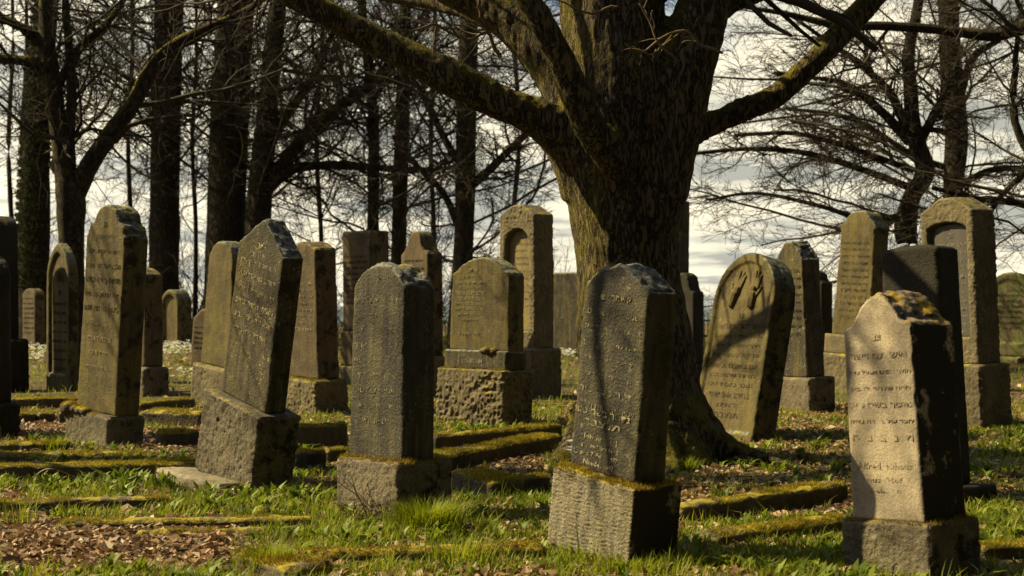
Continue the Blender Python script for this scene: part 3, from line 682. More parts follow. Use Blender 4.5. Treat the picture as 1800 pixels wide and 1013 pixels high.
r, p = stone('gravestone', 'green algae-covered round-topped gravestone at the right edge', (9.35, 26.3), 52, 0, 0, [
    dict(n='plinth', W=0.95, D=0.4, z0=-0.08, z1=0.12, mat='green', voxel=0.034, weath=mid),
    dict(n='tablet', W=0.86, D=0.24, z0=0.11, z1=1.33, mat='green', top='round', rise=0.36, voxel=0.026, niche=[('round', 0.68, 0.35, 1.29, 0.27, 0.03)], weath=mid)])
letters(p['tablet'], -0.09, heb_lines(1.25, 0.10, 6, 0.05, 0.55, 11, head=False), 'inked', 0.006)

# --- all the lettering in one pass
def flush_letters():
    objs = {}
    for (par, yf, lines, mat, depth, cx, nm) in TEXTS:
        for (s, z, h, w) in lines:
            if s not in objs:
                c = bpy.data.curves.new('t', 'FONT'); c.body = s[::-1] if any('\u0590' <= ch <= '\u05ff' for ch in s) else s
                c.resolution_u = 1; c.extrude = 1.0; c.offset = 0.006; c.align_x = 'CENTER'
                o = bpy.data.objects.new('t', c); COL.objects.link(o); objs[s] = o
    dg = bpy.context.evaluated_depsgraph_get(); dg.update()
    data = {}
    for s, o in objs.items():
        me = bpy.data.meshes.new_from_object(o.evaluated_get(dg))
        V = get_co(me); F = [tuple(p.vertices) for p in me.polygons]
        bpy.data.meshes.remove(me)
        V[:, 0] -= (V[:, 0].min() + V[:, 0].max()) / 2; V[:, 1] -= (V[:, 1].min() + V[:, 1].max()) / 2
        data[s] = (V, F)
    for o in objs.values():
        c = o.data; bpy.data.objects.remove(o); bpy.data.curves.remove(c)
    for (par, yf, lines, mat, depth, cx, nm) in TEXTS:
        for (s, z, h, w) in lines:
            V, F = data[s]
            hh = V[:, 1].max() - V[:, 1].min(); ww = V[:, 0].max() - V[:, 0].min()
            sy = h * 0.86 / hh; sx = sy if w is None else w / ww
            VV = np.stack([V[:, 0] * sx + cx, yf - 0.0004 - V[:, 2] * depth, V[:, 1] * sy + z], 1)
            me = bpy.data.meshes.new('inscription_line'); me.from_pydata(VV.tolist(), [], F); me.update()
            link('inscription_line', me, M[mat], par)
flush_letters()

# ------------------------------------------------------------------ blade fields (grass, moss, leaves)
def blades(name, P, h, w, lean, rnd, mat, parent=None, bend=0.5, az=None, up=None, simple=False):
    n = len(P)
    az = RNG.uniform(0, 2 * np.pi, n) if az is None else az
    d = np.stack([np.cos(az), np.sin(az), np.zeros(n)], 1); s = np.stack([-np.sin(az), np.cos(az), np.zeros(n)], 1)
    u = np.tile(np.array([0, 0, 1.0]), (n, 1)) if up is None else up
    h = h[:, None]; w = w[:, None]; ln = lean[:, None]
    m = P + u * h * 0.55 + d * h * ln * 0.35
    tp = P + u * h * (1 - 0.35 * ln * bend) + d * h * ln
    if simple:
        V = np.stack([P - s * w / 2, P + s * w / 2, tp], 1).reshape(-1, 3)
        return link(name, mk_mesh(name, V, None, np.arange(3 * n).reshape(-1, 3), True, np.repeat(rnd, 3)), M[mat], parent)
    V = np.stack([P - s * w / 2, P + s * w / 2, m + s * w * 0.45, m - s * w * 0.45, tp], 1).reshape(-1, 3)
    b = np.arange(n)[:, None] * 5
    me = mk_mesh(name, V, b + np.array([[0, 1, 2, 3]]), b + np.array([[3, 2, 4]]), True, np.repeat(rnd, 5))
    return link(name, me, M[mat], parent)
def fuzz(parent, P, N, mat='mossblade', h=(0.008, 0.022), w=(0.003, 0.006)):
    n = len(P)
    if n == 0: return
    u = N * 0.7 + np.array([0, 0, 0.6]); u /= np.linalg.norm(u, axis=1)[:, None]
    hh = RNG.uniform(*h, n) * (1 + 0.6 * vn(P * 9, 4))
    patch = 0.5 + 0.5 * fbm(P * 12, 2, 9)
    blades('moss', P - N * 0.003, hh, RNG.uniform(*w, n), RNG.uniform(0.1, 0.9, n), np.clip(patch * 0.8 + RNG.uniform(-0.3, 0.3, n), 0, 1), mat, parent, up=u, simple=True)
def scatter_top(me, density, nzmin=0.45, zmin=-9, cond=None):
    """random points on the upward faces of a mesh"""
    me.calc_loop_triangles()
    nt = len(me.loop_triangles); T = np.empty(nt * 3, np.int32); me.loop_triangles.foreach_get('vertices', T); T = T.reshape(-1, 3)
    V = get_co(me); a, b, c = V[T[:, 0]], V[T[:, 1]], V[T[:, 2]]
    cr = np.cross(b - a, c - a); ar = np.linalg.norm(cr, axis=1) / 2 + 1e-12; N = cr / (2 * ar[:, None])
    k = (N[:, 2] > nzmin) & (a[:, 2] > zmin)
    if cond is not None: k &= cond(a)
    if not k.any(): return np.zeros((0, 3)), np.zeros((0, 3))
    idx = np.where(k)[0]; A = ar[idx]
    n = int(A.sum() * density)
    i = RNG.choice(idx, n, p=A / A.sum()); r1, r2 = np.sqrt(RNG.random(n)), RNG.random(n)
    P = a[i] * (1 - r1)[:, None] + b[i] * (r1 * (1 - r2))[:, None] + c[i] * (r1 * r2)[:, None]
    return P, N[i]

# moss on the plinth ledges
def plinth_moss(key, density, keep, mat='moss_brown', xr=(-9, 9)):
    root = [o for o in bpy.data.objects if o.get('label', '').startswith(key)][0]
    pl = [c for c in root.children if c.name.split('.')[0] in ('plinth',)][0]
    V = get_co(pl.data); zt = V[:, 2].max()
    P, N = scatter_top(pl.data, density, 0.4, zt - 0.06)
    k = (fbm(P * np.array([9, 9, 2]), 2, 21) > keep) & (P[:, 0] > xr[0]) & (P[:, 0] < xr[1])
    fuzz(pl, P[k], N[k], mat, (0.01, 0.03), (0.003, 0.006))
plinth_moss('pale sandstone', 30000, -0.25)
plinth_moss('dark leaning', 32000, -0.35)
plinth_moss('dark round-topped gravestone with lichen', 32000, -0.25)
plinth_moss('tall ochre', 26000, -0.3, 'moss_brown', (-9, 0.12))
plinth_moss('broad ochre', 22000, 0.0, 'mossblade')
plinth_moss('reddish tapered', 16000, -0.1, 'mossblade')

# moss cushions
def cushion(parent, pts, mat, base='kerb'):
    """lumpy cushion made of merged blobs (x, y, z, r) in the parent's space"""
    bm = bmesh.new()
    for (x, y, z, rx, rz) in pts:
        g = bmesh.ops.create_icosphere(bm, subdivisions=2, radius=1.0)
        for vv in g['verts']: vv.co = Vector((vv.co.x * rx + x, vv.co.y * rx + y, vv.co.z * rz + z))
    me = bpy.data.meshes.new('moss_cushion'); bm.to_mesh(me); bm.free()
    me = remesh(me, 0.012, None, 2); weather(me, fine=0.004, chips=0, lump=0.03)
    o = link('moss_cushion', me, M[base], parent)
    P, N = scatter_top(me, 22000, 0.0)
    fuzz(o, P, N, mat, (0.008, 0.022), (0.003, 0.006))
def child_of(key, nm):
    root = [o for o in bpy.data.objects if o.get('label', '').startswith(key)][0]
    return [c for c in root.children if c.name.split('.')[0] == nm][0]
cushion(child_of('tall ochre', 'plinth'), [(-0.33, -0.15, 0.27, 0.06, 0.06), (-0.27, -0.16, 0.29, 0.06, 0.05), (-0.20, -0.15, 0.28, 0.05, 0.03), (-0.34, -0.13, 0.22, 0.03, 0.07), (-0.12, -0.15, 0.28, 0.05, 0.025), (-0.05, -0.15, 0.28, 0.045, 0.03)], 'moss_brown')
cushion(child_of('broad ochre', 'step'), [(0.10, -0.12, 0.70, 0.05, 0.03), (0.16, -0.13, 0.71, 0.055, 0.035), (0.23, -0.12, 0.70, 0.05, 0.03)], 'mossblade')

# ------------------------------------------------------------------ kerbs
KERB = []
def kerb(label, p0, p1, h=0.14, th=0.16, moss=1.0, mat='kerb', voxel=0.019, fz='mossblade', lump=0.012):
    """p0, p1: ends of the upper front edge as seen in the photograph"""
    a = at(p0[0], p0[1], dist(p0[1], h)); b = at(p1[0], p1[1], dist(p1[1], h))
    c = (a + b) / 2; d = b - a; L = np.hypot(d[0], d[1]); ang = math.atan2(d[1], d[0])
    o = empty('grave_kerb', label, 'kerb', (c[0], c[1], 0), 'stone kerbs of the grave plots')
    o.rotation_euler = (0, 0, ang)
    bm = prism_bm([(-L / 2, -0.08), (L / 2, -0.08), (L / 2, h), (-L / 2, h)], 0, th)
    me = bpy.data.meshes.new('kerb_stone'); bm.to_mesh(me); bm.free()
    me = remesh(me, voxel, None, 3); weather(me, rough=0.004, rscale=25, fine=0.002, chips=0.02, lump=lump, crust=0.010)
    ks = link('kerb_stone', me, M[mat], o)
    BLOCK.append((c[0], c[1], ang, 0, th / 2 - 0.05, L / 2, th / 2 + 0.06))
    if moss > 0:
        Y = c[1]
        P, N = scatter_top(me, min(30000, 26000 * (9.0 / Y) ** 1.6), 0.25, h - 0.05)
        k = fbm(P * np.array([5, 9, 2]) + c, 2, 33) > 0.22 - 0.45 * moss
        fuzz(ks, P[k], N[k], fz, (0.008, 0.024), (0.003 * max(1, Y / 9), 0.006 * max(1, Y / 9)))
    return o
kerb('mossy kerb in front of the slim framed gravestone', (16, 701), (136, 699), 0.12, 0.22)
kerb('small mossy kerb block nearest the left edge, behind the sunlit dead leaves', (32, 727), (64, 726), 0.10, 0.2)
kerb('second small mossy kerb block behind the sunlit dead leaves', (67, 726), (98, 725), 0.10, 0.2)
kerb('short mossy kerb block touching the plinth of the tall ochre stone', (101, 724), (118, 724), 0.12, 0.2)
kerb('dark kerb running to the foot of the tall ochre stone', (-20, 779), (122, 777), 0.07, 0.14)
kerb('narrow dark kerb below the plinth of the tall ochre stone', (-20, 799), (272, 797), 0.05, 0.16)
kerb('long thick mossy kerb ending at the leaning grey stone', (-20, 820), (352, 813), 0.1, 0.18)
kerb('thin mossy kerb behind the grass strip at lower left', (-20, 884), (296, 874), 0.06, 0.13, 0.7)
kerb('low kerb half sunk in grass, upper of the pair at lower left', (96, 918), (552, 909), 0.045, 0.10, 0.1)
kerb('low kerb half sunk in leaves, lower of the pair at lower left', (232, 934), (470, 930), 0.035, 0.09, 0.05)
kerb('front kerb running through the grass towards the tooled plinth', (512, 971), (962, 958), 0.055, 0.10, 0.4, fz='moss_brown')
kerb('broad mossy kerb right of the tall ochre stone', (246, 722), (352, 725), 0.13, 0.3)
kerb('narrow kerb behind the broad mossy one right of the tall ochre stone', (248, 709), (344, 699), 0.12, 0.12)
kerb('short kerb block with pale face beside the sunlit leaves right of the tall ochre stone', (280, 757), (352, 754), 0.15, 0.14)
kerb('high mossy kerb between the leaning grey stone and the dark round-topped stone', (520, 746), (612, 744), 0.22, 0.16)
kerb('mossy kerb block lying lower between the leaning and the round-topped stone', (521, 793), (573, 792), 0.12, 0.14)
kerb('dark kerb piece right of the low mossy block by the round-topped stone', (575, 790), (612, 787), 0.10, 0.12, 0.3)
kerb('dark kerb at the foot of the big rustic plinth', (766, 764), (990, 746), 0.15, 0.12)
kerb('bright mossy kerb slanting towards the big tree', (766, 803), (990, 762), 0.11, 0.22, 1.3)
kerb('bright mossy kerb between the two front gravestones', (888, 841), (970, 836), 0.1, 0.14, 1.4)
kerb('long dark kerb from the tooled plinth towards the pale stone', (1194, 893), (1494, 849), 0.1, 0.15, 0.7)
kerb('lower mossy kerb from the grass towards the pale stone', (1262, 938), (1494, 908), 0.075, 0.15, 1.0)
kerb('dark kerb at the right edge beyond the pale stone', (1722, 959), (1830, 957), 0.08, 0.12, 0.4)
# kerbs seen end-on
def kerb_xy(label, a, b, h, th, moss=1.0, fz='mossblade'):
    a, b = np.array(a), np.array(b)
    A = to_px(a[0], a[1], h); B = to_px(b[0], b[1], h)
    return kerb(label, A, B, h, th, moss, fz=fz)
A = at(793, 822, dist(822, 0.12)); B = at(862, 848, dist(848, 0.10))
kerb_xy('sloping moss-covered kerb end right of the dark round-topped stone', A[:2], B[:2], 0.11, 0.24, 1.5)
A = at(410, 975, dist(975, 0.05)); B = at(505, 1004, dist(1004, 0.05))
kerb_xy('mossy kerb corner stone in the leaves at the bottom', A[:2], B[:2], 0.06, 0.24, 0.9, 'moss_brown')
# pale footing under the leaning stone
bm = prism_bm([(-0.52, -0.1), (0.30, -0.1), (0.30, 0.045), (-0.52, 0.075)], -0.30, 0.16)
me = bpy.data.meshes.new('footing'); bm.to_mesh(me); bm.free(); me = remesh(me, 0.014, None, 2); weather(me, rough=0.003, fine=0.003, chips=0.02, lump=0.01)
o = link('footing_slab', me, M['slab']); o.location = (-1.80, 9.16, 0); o.rotation_euler = (0, 0, R_(-49))
tag(o, 'pale concrete footing slab showing under the tilted rough plinth', 'slab')

# ------------------------------------------------------------------ trees
def catmull(P, n):
    P = np.asarray(P, float); m = len(P)
    Q = np.concatenate([[2 * P[0] - P[1]], P, [2 * P[-1] - P[-2]]])
    out = []
    for i in range(m - 1):
        p0, p1, p2, p3 = Q[i:i + 4]
        for tt in np.linspace(0, 1, n, endpoint=False):
            out.append(0.5 * ((2 * p1) + (-p0 + p2) * tt + (2 * p0 - 5 * p1 + 4 * p2 - p3) * tt ** 2 + (-p0 + 3 * p1 - 3 * p2 + p3) * tt ** 3))
    out.append(P[-1]); return np.array(out)
def tube_mesh(P, Rr, k, cap=True):
    """batch of polylines P[B,n,3], radii Rr[B,n] -> verts, quads"""
    B, n, _ = P.shape
    T = np.gradient(P, axis=1); T /= np.linalg.norm(T, axis=2)[..., None] + 1e-9
    ref = np.where(np.abs(T[:, :1, 2:3]) > 0.7, np.array([[[1.0, 0.2, 0]]]), np.array([[[0, 0, 1.0]]]))
    ref = np.broadcast_to(ref, T.shape)
    U = np.cross(T, ref); U /= np.linalg.norm(U, axis=2)[..., None] + 1e-9
    W = np.cross(T, U)
    a = np.arange(k) * 2 * np.pi / k
    V = P[:, :, None, :] + Rr[:, :, None, None] * (np.cos(a)[None, None, :, None] * U[:, :, None, :] + np.sin(a)[None, None, :, None] * W[:, :, None, :])
    i, j, q = np.meshgrid(np.arange(B), np.arange(n - 1), np.arange(k), indexing='ij')
    b0 = i * n * k + j * k
    Q = np.stack([b0 + q, b0 + (q + 1) % k, b0 + k + (q + 1) % k, b0 + k + q], -1).reshape(-1, 4)
    return V.reshape(-1, 3), Q
def join(parts):
    V, Q, o = [], [], 0
    for v, q in parts:
        V.append(v); Q.append(q + o); o += len(v)
    return np.concatenate(V), np.concatenate(Q)
def unit(v): return v / (np.linalg.norm(v, axis=-1, keepdims=True) + 1e-9)
def sprout(P, Rr, m, rng, ang=(35, 65), ratio=(0.45, 0.7), rr=0.55, n=6, jit=0.18, trop=(0, 0, 0.05), tmin=0.2, flat=0.5, L=None, rmin=0.004, taper=0.35, Lmax=9, tmax=0.98, upw=False):
    B, k, _ = P.shape
    if L is None: L = np.linalg.norm(np.diff(P, axis=1), axis=2).sum(1)
    pi = np.repeat(np.arange(B), m)
    tt = rng.uniform(tmin, tmax, len(pi))
    x = tt * (k - 1); i = np.minimum(x.astype(int), k - 2); f = (x - i)[:, None]
    pos = P[pi, i] * (1 - f) + P[pi, i + 1] * f
    tan = unit(P[pi, i + 1] - P[pi, i])
    rad = Rr[pi, i] * (1 - f[:, 0]) + Rr[pi, i + 1] * f[:, 0]
    u = rng.normal(size=(len(pi), 3)); u[:, 2] *= flat
    if upw: u[:, 2] = np.abs(u[:, 2]) + 0.3
    u = unit(u - (u * tan).sum(1, keepdims=True) * tan)
    an = np.radians(rng.uniform(ang[0], ang[1], len(pi)))[:, None]
    d = unit(np.cos(an) * tan + np.sin(an) * u)
    ln = np.minimum(L[pi] * rng.uniform(ratio[0], ratio[1], len(pi)) * (1.1 - 0.55 * tt), Lmax)
    r0 = np.maximum(rad * rr * rng.uniform(0.75, 1.1, len(pi)), rmin)
    pts = [pos]
    for s in range(n - 1):
        d = unit(d + jit * rng.normal(size=d.shape) + np.array(trop) * (s + 1) / n)
        pts.append(pts[-1] + d * (ln / (n - 1))[:, None])
    C = np.stack(pts, 1)
    RR = np.maximum(r0[:, None] * np.linspace(1, taper, n)[None, :], rmin * 0.8)
    return C, RR, ln
def crown_mesh(levels, name, mat, parent, sides=(4, 3, 3, 3, 3)):
    parts = [tube_mesh(P, Rr, sides[min(i, 4)]) for i, (P, Rr) in enumerate(levels) if len(P)]
    V, Q = join(parts)
    return link(name, mk_mesh(name, V, Q, None, True), M[mat], parent)
def nodes_px(nodes, Y):
    """(x, y, radius in picture units[, depth offset]) -> world polyline + radii"""
    P, Rr = [], []
    for nd in nodes:
        Yd = Y + (nd[3] if len(nd) > 3 else 0.0)
        P.append(at(nd[0], nd[1], Yd)); Rr.append(nd[2] * Yd / FPX)
    return np.array(P), np.array(Rr)
def smooth_limb(P, Rr, n=5):
    Q = catmull(np.concatenate([P, Rr[:, None]], 1), n)
    return Q[:, :3], np.maximum(Q[:, 3], 0.004)
def resample(P, Rr, n):
    s = np.concatenate([[0], np.cumsum(np.linalg.norm(np.diff(P, axis=0), axis=1))]); u = np.linspace(0, s[-1], n)
    return np.stack([np.interp(u, s, P[:, i]) for i in range(3)], 1), np.interp(u, s, Rr)

def grove_tree(label, Y, stems, seed, limbs=14, mat='bark_far', zr=(0.22, 0.62), limb_len=(2.0, 4.2), flat=0.35, trop=(0, 0, 0.04), dens=(11, 7, 3), twig='twig', lean=(0, 0, 0), name='bare_tree', ang=(45, 85), rmin=0.0038):
    """stems: list of node lists in picture units; the first is the trunk"""
    rng = np.random.default_rng(seed); k_ = Y / 22.0; rmin = rmin * k_; limb_len = (limb_len[0] * k_, limb_len[1] * k_)
    P0, R0 = nodes_px(stems[0], Y)
    base = P0[0].copy(); g = float(gz(base[0], base[1])[0])
    if P0[0][2] > g - 0.1:
        P0 = np.concatenate([[[base[0], base[1], g - 0.15]], P0]); R0 = np.concatenate([[R0[0] * 1.25], R0])
    root = empty(name, label, 'tree', (base[0], base[1], g), 'young saplings' if name == 'sapling' else 'bare trees of the grove')
    off = np.array([base[0], base[1], g])
    tubes, limbsP = [], []
    for k, nd in enumerate(stems):
        P, Rr = (P0, R0) if k == 0 else nodes_px(nd, Y)
        P, Rr = smooth_limb(P, Rr)
        Rr = Rr * (1 + 0.06 * vn(P * 3 + seed, 5))
        V, Q = tube_mesh(P[None] - off, Rr[None], 12 if k == 0 else 8)
        N = vn(V * 9, 2)[:, None]
        tubes.append((V, Q)); limbsP.append((P, Rr))
    V, Q = join(tubes); V = V + 0.012 * np.stack([vn(V * 7, 3), vn(V * 7, 4), 0 * V[:, 0]], 1)
    trunk = link('trunk', mk_mesh('trunk', V, Q), M[mat], root)
    tp, tr = resample(limbsP[0][0], limbsP[0][1], 24)
    L1, R1, n1 = sprout(tp[None], tr[None], limbs, rng, ang, (1, 1), 0.30, 10, 0.13, trop, zr[0], flat, np.array([1.0]), 0.012 * k_, 0.3, 9, zr[1])
    # give the limbs their own lengths
    f = rng.uniform(*limb_len, len(L1)); L1 = L1[:, :1] + (L1 - L1[:, :1]) * (f / np.maximum(n1, 1e-3))[:, None, None]; n1 = f
    L1 = L1 + np.linspace(0, 1, 10)[None, :, None] ** 2 * np.array(lean) * k_
    R1 = np.minimum(R1, 0.020 * k_)
    for P, Rr in limbsP[1:]:
        a, b = resample(P, Rr, 10); L1 = np.concatenate([L1, a[None]]); R1 = np.concatenate([R1, b[None]])
    n1 = np.linalg.norm(np.diff(L1, axis=1), axis=2).sum(1)
    L2, R2, n2 = sprout(L1, R1, dens[0], rng, (30, 65), (0.30, 0.55), 0.45, 6, 0.26, trop, 0.08, flat, n1, rmin * 1.3, 0.4)
    L3, R3, n3 = sprout(L2, R2, dens[1], rng, (30, 65), (0.35, 0.6), 0.55, 4, 0.24, trop, 0.08, flat, n2, rmin, 0.6)
    L4, R4, n4 = sprout(L3, R3, dens[2], rng, (25, 60), (0.35, 0.6), 0.6, 3, 0.2, trop, 0.15, flat, n3, rmin, 0.7)
    lv = [(L1[:limbs] - off, R1[:limbs]), (L2 - off, R2), (L3 - off, R3), (L4 - off, R4)]
    crown_mesh(lv, 'crown', twig, root)
    return root, trunk, off, limbsP

# --- the big old tree: trunk and limbs merged into one skin
def big_tree():
    Y0 = 10.8
    rng = np.random.default_rng(5)
    root = empty('old_tree', 'huge old mossy tree with forking limbs in the middle of the graves', 'tree', tuple(at(1130, 800, Y0)[:2]) + (0,))
    off = np.array(root.location)
    S = []
    S.append([(1140, 850, 178), (1136, 805, 160), (1130, 750, 134), (1121, 650, 110), (1110, 550, 101), (1100, 430, 97), (1096, 330, 104), (1092, 240, 108), (1085, 150, 102), (1078, 60, 98), (1072, -60, 92), (1065, -250, 80), (1060, -500, 62), (1050, -800, 40)])
    S.append([(1120, 420, 60, -.1), (1150, 330, 62, -.15), (1176, 230, 60, -.15), (1203, 120, 53, -.15), (1238, 10, 47, -.1), (1275, -110, 42, 0), (1330, -300, 34, .2), (1370, -600, 22, .4)])
    S.append([(1040, 330, 60, 0), (1005, 255, 50, -.1), (950, 212, 37, -.2), (870, 176, 32, -.25), (780, 130, 30, -.3), (690, 86, 28, -.3), (600, 38, 27, -.35), (520, -6, 25, -.4), (390, -80, 22, -.5), (230, -150, 18, -.7), (20, -230, 13, -.9), (-220, -300, 8, -1.0)])
    S.append([(1040, 260, 60, .2), (995, 160, 46, .3), (935, 75, 40, .4), (860, 15, 34, .5), (770, -35, 30, .6), (620, -140, 24, .7), (420, -290, 17, .8), (200, -420, 9, .9)])
    S.append([(1095, 300, 34, -.38), (1070, 268, 33, -.50), (1036, 222, 31, -.62), (1012, 165, 29, -.72), (985, 105, 28, -.8), (952, 40, 26, -.88), (920, -20, 24, -.95), (870, -130, 22, -1.2), (740, -250, 20, -1.8), (560, -350, 18, -2.9), (330, -470, 16, -3.95), (-80, -470, 13, -3.7), (-500, -540, 8, -3.6)])
    S.append([(1150, 255, 42, .1), (1215, 232, 27, .15), (1290, 200, 23, .2), (1360, 170, 23, .25), (1418, 122, 23, .3), (1468, 68, 23, .35), (1520, 14, 22, .4), (1580, -50, 19, .5), (1720, -180, 14, .6), (1900, -330, 8, .7)])
    S.append([(1235, 40, 34, 0), (1275, 12, 20, 0), (1330, -8, 15, 0), (1420, -40, 12, .1), (1560, -110, 8, .2)])
    S.append([(960, 110, 34, .5), (880, 40, 24, .9), (770, 0, 19, 1.5), (640, -22, 16, 2.1), (480, -90, 11, 2.5), (300, -190, 6, 2.8)])
    roots = [[(1150, 700, 70, -.1), (1215, 755, 52, -.25), (1275, 782, 30, -.30), (1335, 800, 19, -.5), (1392, 818, 13, -.75), (1440, 830, 10, -.95), (1500, 846, 7, -1.2)],
             [(1395, 806, 12, -.25), (1420, 808, 15, -.4), (1455, 820, 12, -.55), (1490, 832, 8, -.7)],
             [(1120, 730, 60, -.2), (1150, 800, 40, -.6), (1180, 850, 20, -1.1)],
             [(1050, 740, 60, -.1), (1010, 800, 35, -.3), (985, 830, 18, -.6)]]
    parts, limbs = [], []
    for k, nd in enumerate(S + roots):
        P, Rr = smooth_limb(*nodes_px(nd, Y0), 6)
        Rr = Rr * (1 + 0.09 * vn(P * 2.2 + k * 7, 5))
        V, Q = tube_mesh(P[None] - off, Rr[None], 20)
        n = len(P); kk = 20
        V = np.concatenate([V, [P[0] - off, P[-1] - off]]); c0, c1 = len(V) - 2, len(V) - 1
        tri = [[c0, (q + 1) % kk, q] for q in range(kk)] + [[c1, (n - 1) * kk + q, (n - 1) * kk + (q + 1) % kk] for q in range(kk)]
        parts.append((V, Q, np.array(tri)))
        if k < len(S): limbs.append((P, Rr))
    VV, QQ, TT, o = [], [], [], 0
    for V, Q, T in parts: VV.append(V); QQ.append(Q + o); TT.append(T + o); o += len(V)
    me = mk_mesh('trunk', np.concatenate(VV), np.concatenate(QQ), np.concatenate(TT))
    bm = bmesh.new(); bm.from_mesh(me)
    bmesh.ops.recalc_face_normals(bm, faces=bm.faces); bm.to_mesh(me); bm.free()
    me = remesh(me, 0.023, None, 2)
    V = get_co(me); N = get_no(me)
    ph = V[:, 2]
    sw = 0.04 * np.stack([vn(V * 2.5, 1), vn(V * 2.5, 2), 0 * ph], 1)
    q = (V + sw) * np.array([24, 24, 5])
    ridge = 2.4 * np.abs(fbm(q, 2, 3)) - 1; big = fbm(V * np.array([5, 5, 1.1]), 2, 8)
    size = np.clip(1.25 - 0.35 * np.hypot(V[:, 0], V[:, 1]), 0.25, 1.0)
    flute = np.clip((0.9 - ph) / 0.9, 0, 1)
    ang = np.arctan2(V[:, 1], V[:, 0])
    d = size * (0.009 * ridge + 0.020 * big) + flute * size * 0.05 * np.sin(ang * 5 + 1.0)
    set_co(me, V + N * d[:, None])
    link('trunk', me, M['bark'], root)
    for nd in ([(1268, 95, 5, -.9), (1215, 70, 5, -.95), (1170, 62, 4, -1.0), (1128, 92, 4, -1.05), (1105, 70, 3, -1.1)], [(1190, 110, 4, -.9), (1160, 82, 4, -1.0), (1140, 30, 4, -1.05), (1105, -20, 3, -1.1)],
               [(1085, 20, 4, -1.2), (1040, 26, 4, -1.2), (1000, 15, 3, -1.2), (960, -10, 3, -1.2)], [(880, 92, 7, -.4), (850, 62, 6, -.5), (815, 62, 5, -.6), (770, 40, 4, -.7), (720, 52, 3, -.8)],
               [(1150, 85, 3, -1.0), (1142, 98, 3, -1.05), (1120, 88, 2, -1.1)], [(838, 40, 4, -.8), (838, 10, 4, -.8), (845, -20, 3, -.8)]):
        P, Rr = smooth_limb(*nodes_px(nd, Y0), 4); Rr = Rr * 0.55; P = P + 0.05 * np.stack([vn(P * 6, 1), vn(P * 6, 2), vn(P * 6, 3)], 1)
        B, Rb, _ = sprout(resample(P, Rr, 8)[0][None], resample(P, Rr, 8)[1][None], 6, rng, (30, 70), (0.2, 0.4), 0.6, 5, 0.22, (0, 0, 0), 0.2, 1.0, None, 0.004, 0.6)
        link('twig', mk_mesh('twig', *join([tube_mesh(P[None] - off, Rr[None], 5), tube_mesh(B - off, Rb, 4)])), M['twig_near'], root)
    # branches beyond the picked limbs
    A, Bv, Cn = [], [], []
    for P, Rr in limbs:
        a, b = resample(P, Rr, 24); A.append(a); Bv.append(b)
    A, Bv = np.array(A), np.array(Bv)
    lo = [2, 3, 4, 5, 6]
    L1, R1, n1 = sprout(A[lo + [7]], Bv[lo + [7]], 11, rng, (40, 75), (0.28, 0.5), 0.22, 9, 0.16, (0, 0, 0.10), 0.42, 0.7, None, 0.010, 0.3, 2.2, 0.98, True)
    La, Ra, na = sprout(A[:2], Bv[:2], 16, rng, (35, 60), (0.4, 0.6), 0.40, 10, 0.14, (0, 0, 0.05), 0.45, 0.8, None, 0.014, 0.3, 4.0)
    # keep branches out of the clear middle of the picture: they start above the fork or well outside
    L2, R2, n2 = sprout(L1, R1, 6, rng, (30, 60), (0.35, 0.6), 0.5, 6, 0.18, (0, 0, 0.05), 0.15, 0.7, n1, 0.007, 0.4)
    Lb, Rb, nb = sprout(La, Ra, 5, rng, (30, 60), (0.35, 0.6), 0.5, 6, 0.18, (0, 0, 0.03), 0.15, 0.7, na, 0.007, 0.4)
    L3, R3, n3 = sprout(np.concatenate([L2, Lb]), np.concatenate([R2, Rb]), 4, rng, (30, 60), (0.35, 0.6), 0.6, 4, 0.2, (0, 0, 0.05), 0.15, 0.7, None, 0.004, 0.5)
    crown_mesh([(L1 - off, R1), (La - off, Ra), (L2 - off, R2), (Lb - off, Rb), (L3 - off, R3)], 'crown', 'twig', root, (6, 6, 4, 4, 3))
big_tree()

# --- the grove behind
T = grove_tree
r1, tk1, off1, lp1 = T('ivy-clad trunk at the far left', 37.5, [[(56, 560, 29), (60, 400, 27), (64, 250, 24), (74, 100, 22), (86, -60, 20), (92, -300, 15), (95, -520, 8)]], 21, 15, zr=(0.25, 0.68))
T('crooked forked mossy tree behind the slim framed gravestone', 20.5, [
    [(128, 720, 30), (126, 560, 23), (125, 430, 22), (124, 345, 26), (112, 290, 17), (100, 205, 15), (88, 110, 14), (80, 20, 12), (84, -110, 9), (90, -260, 5)],
    [(128, 350, 20), (152, 300, 17), (192, 238, 16), (234, 182, 14), (264, 126, 13), (298, 86, 11), (345, 58, 9), (430, 20, 6), (520, -40, 3)],
    [(120, 330, 15), (122, 240, 10), (126, 150, 9), (118, 50, 7), (110, -60, 5)],
    [(97, 190, 10), (70, 118, 10), (30, 106, 9), (-30, 100, 7)], [(88, 100, 10), (60, 60, 9), (10, 35, 8), (-40, 0, 6)],
    [(112, 310, 10), (98, 295, 9), (90, 285, 7)], [(96, 160, 9), (140, 85, 7), (190, 40, 6), (230, -20, 4)]], 22, 10, 'bark_mossy', (0.45, 0.85), (1.4, 2.8), 0.6, (0, 0, 0.06), (9, 7, 3), rmin=0.004)
T('straight dark trunk right of the crooked forked tree', 37.0, [[(287, 560, 28), (289, 400, 26), (291, 250, 25), (294, 100, 25), (300, -60, 24), (306, -300, 18), (310, -560, 9)]], 23, 17, zr=(0.22, 0.55))
T('thickest straight trunk behind the leaning grey gravestone', 36.5, [[(392, 560, 36), (396, 420, 33), (400, 300, 34), (406, 170, 33), (413, 40, 32), (422, -120, 28), (432, -360, 20), (440, -600, 10)]], 24, 18, zr=(0.2, 0.55))
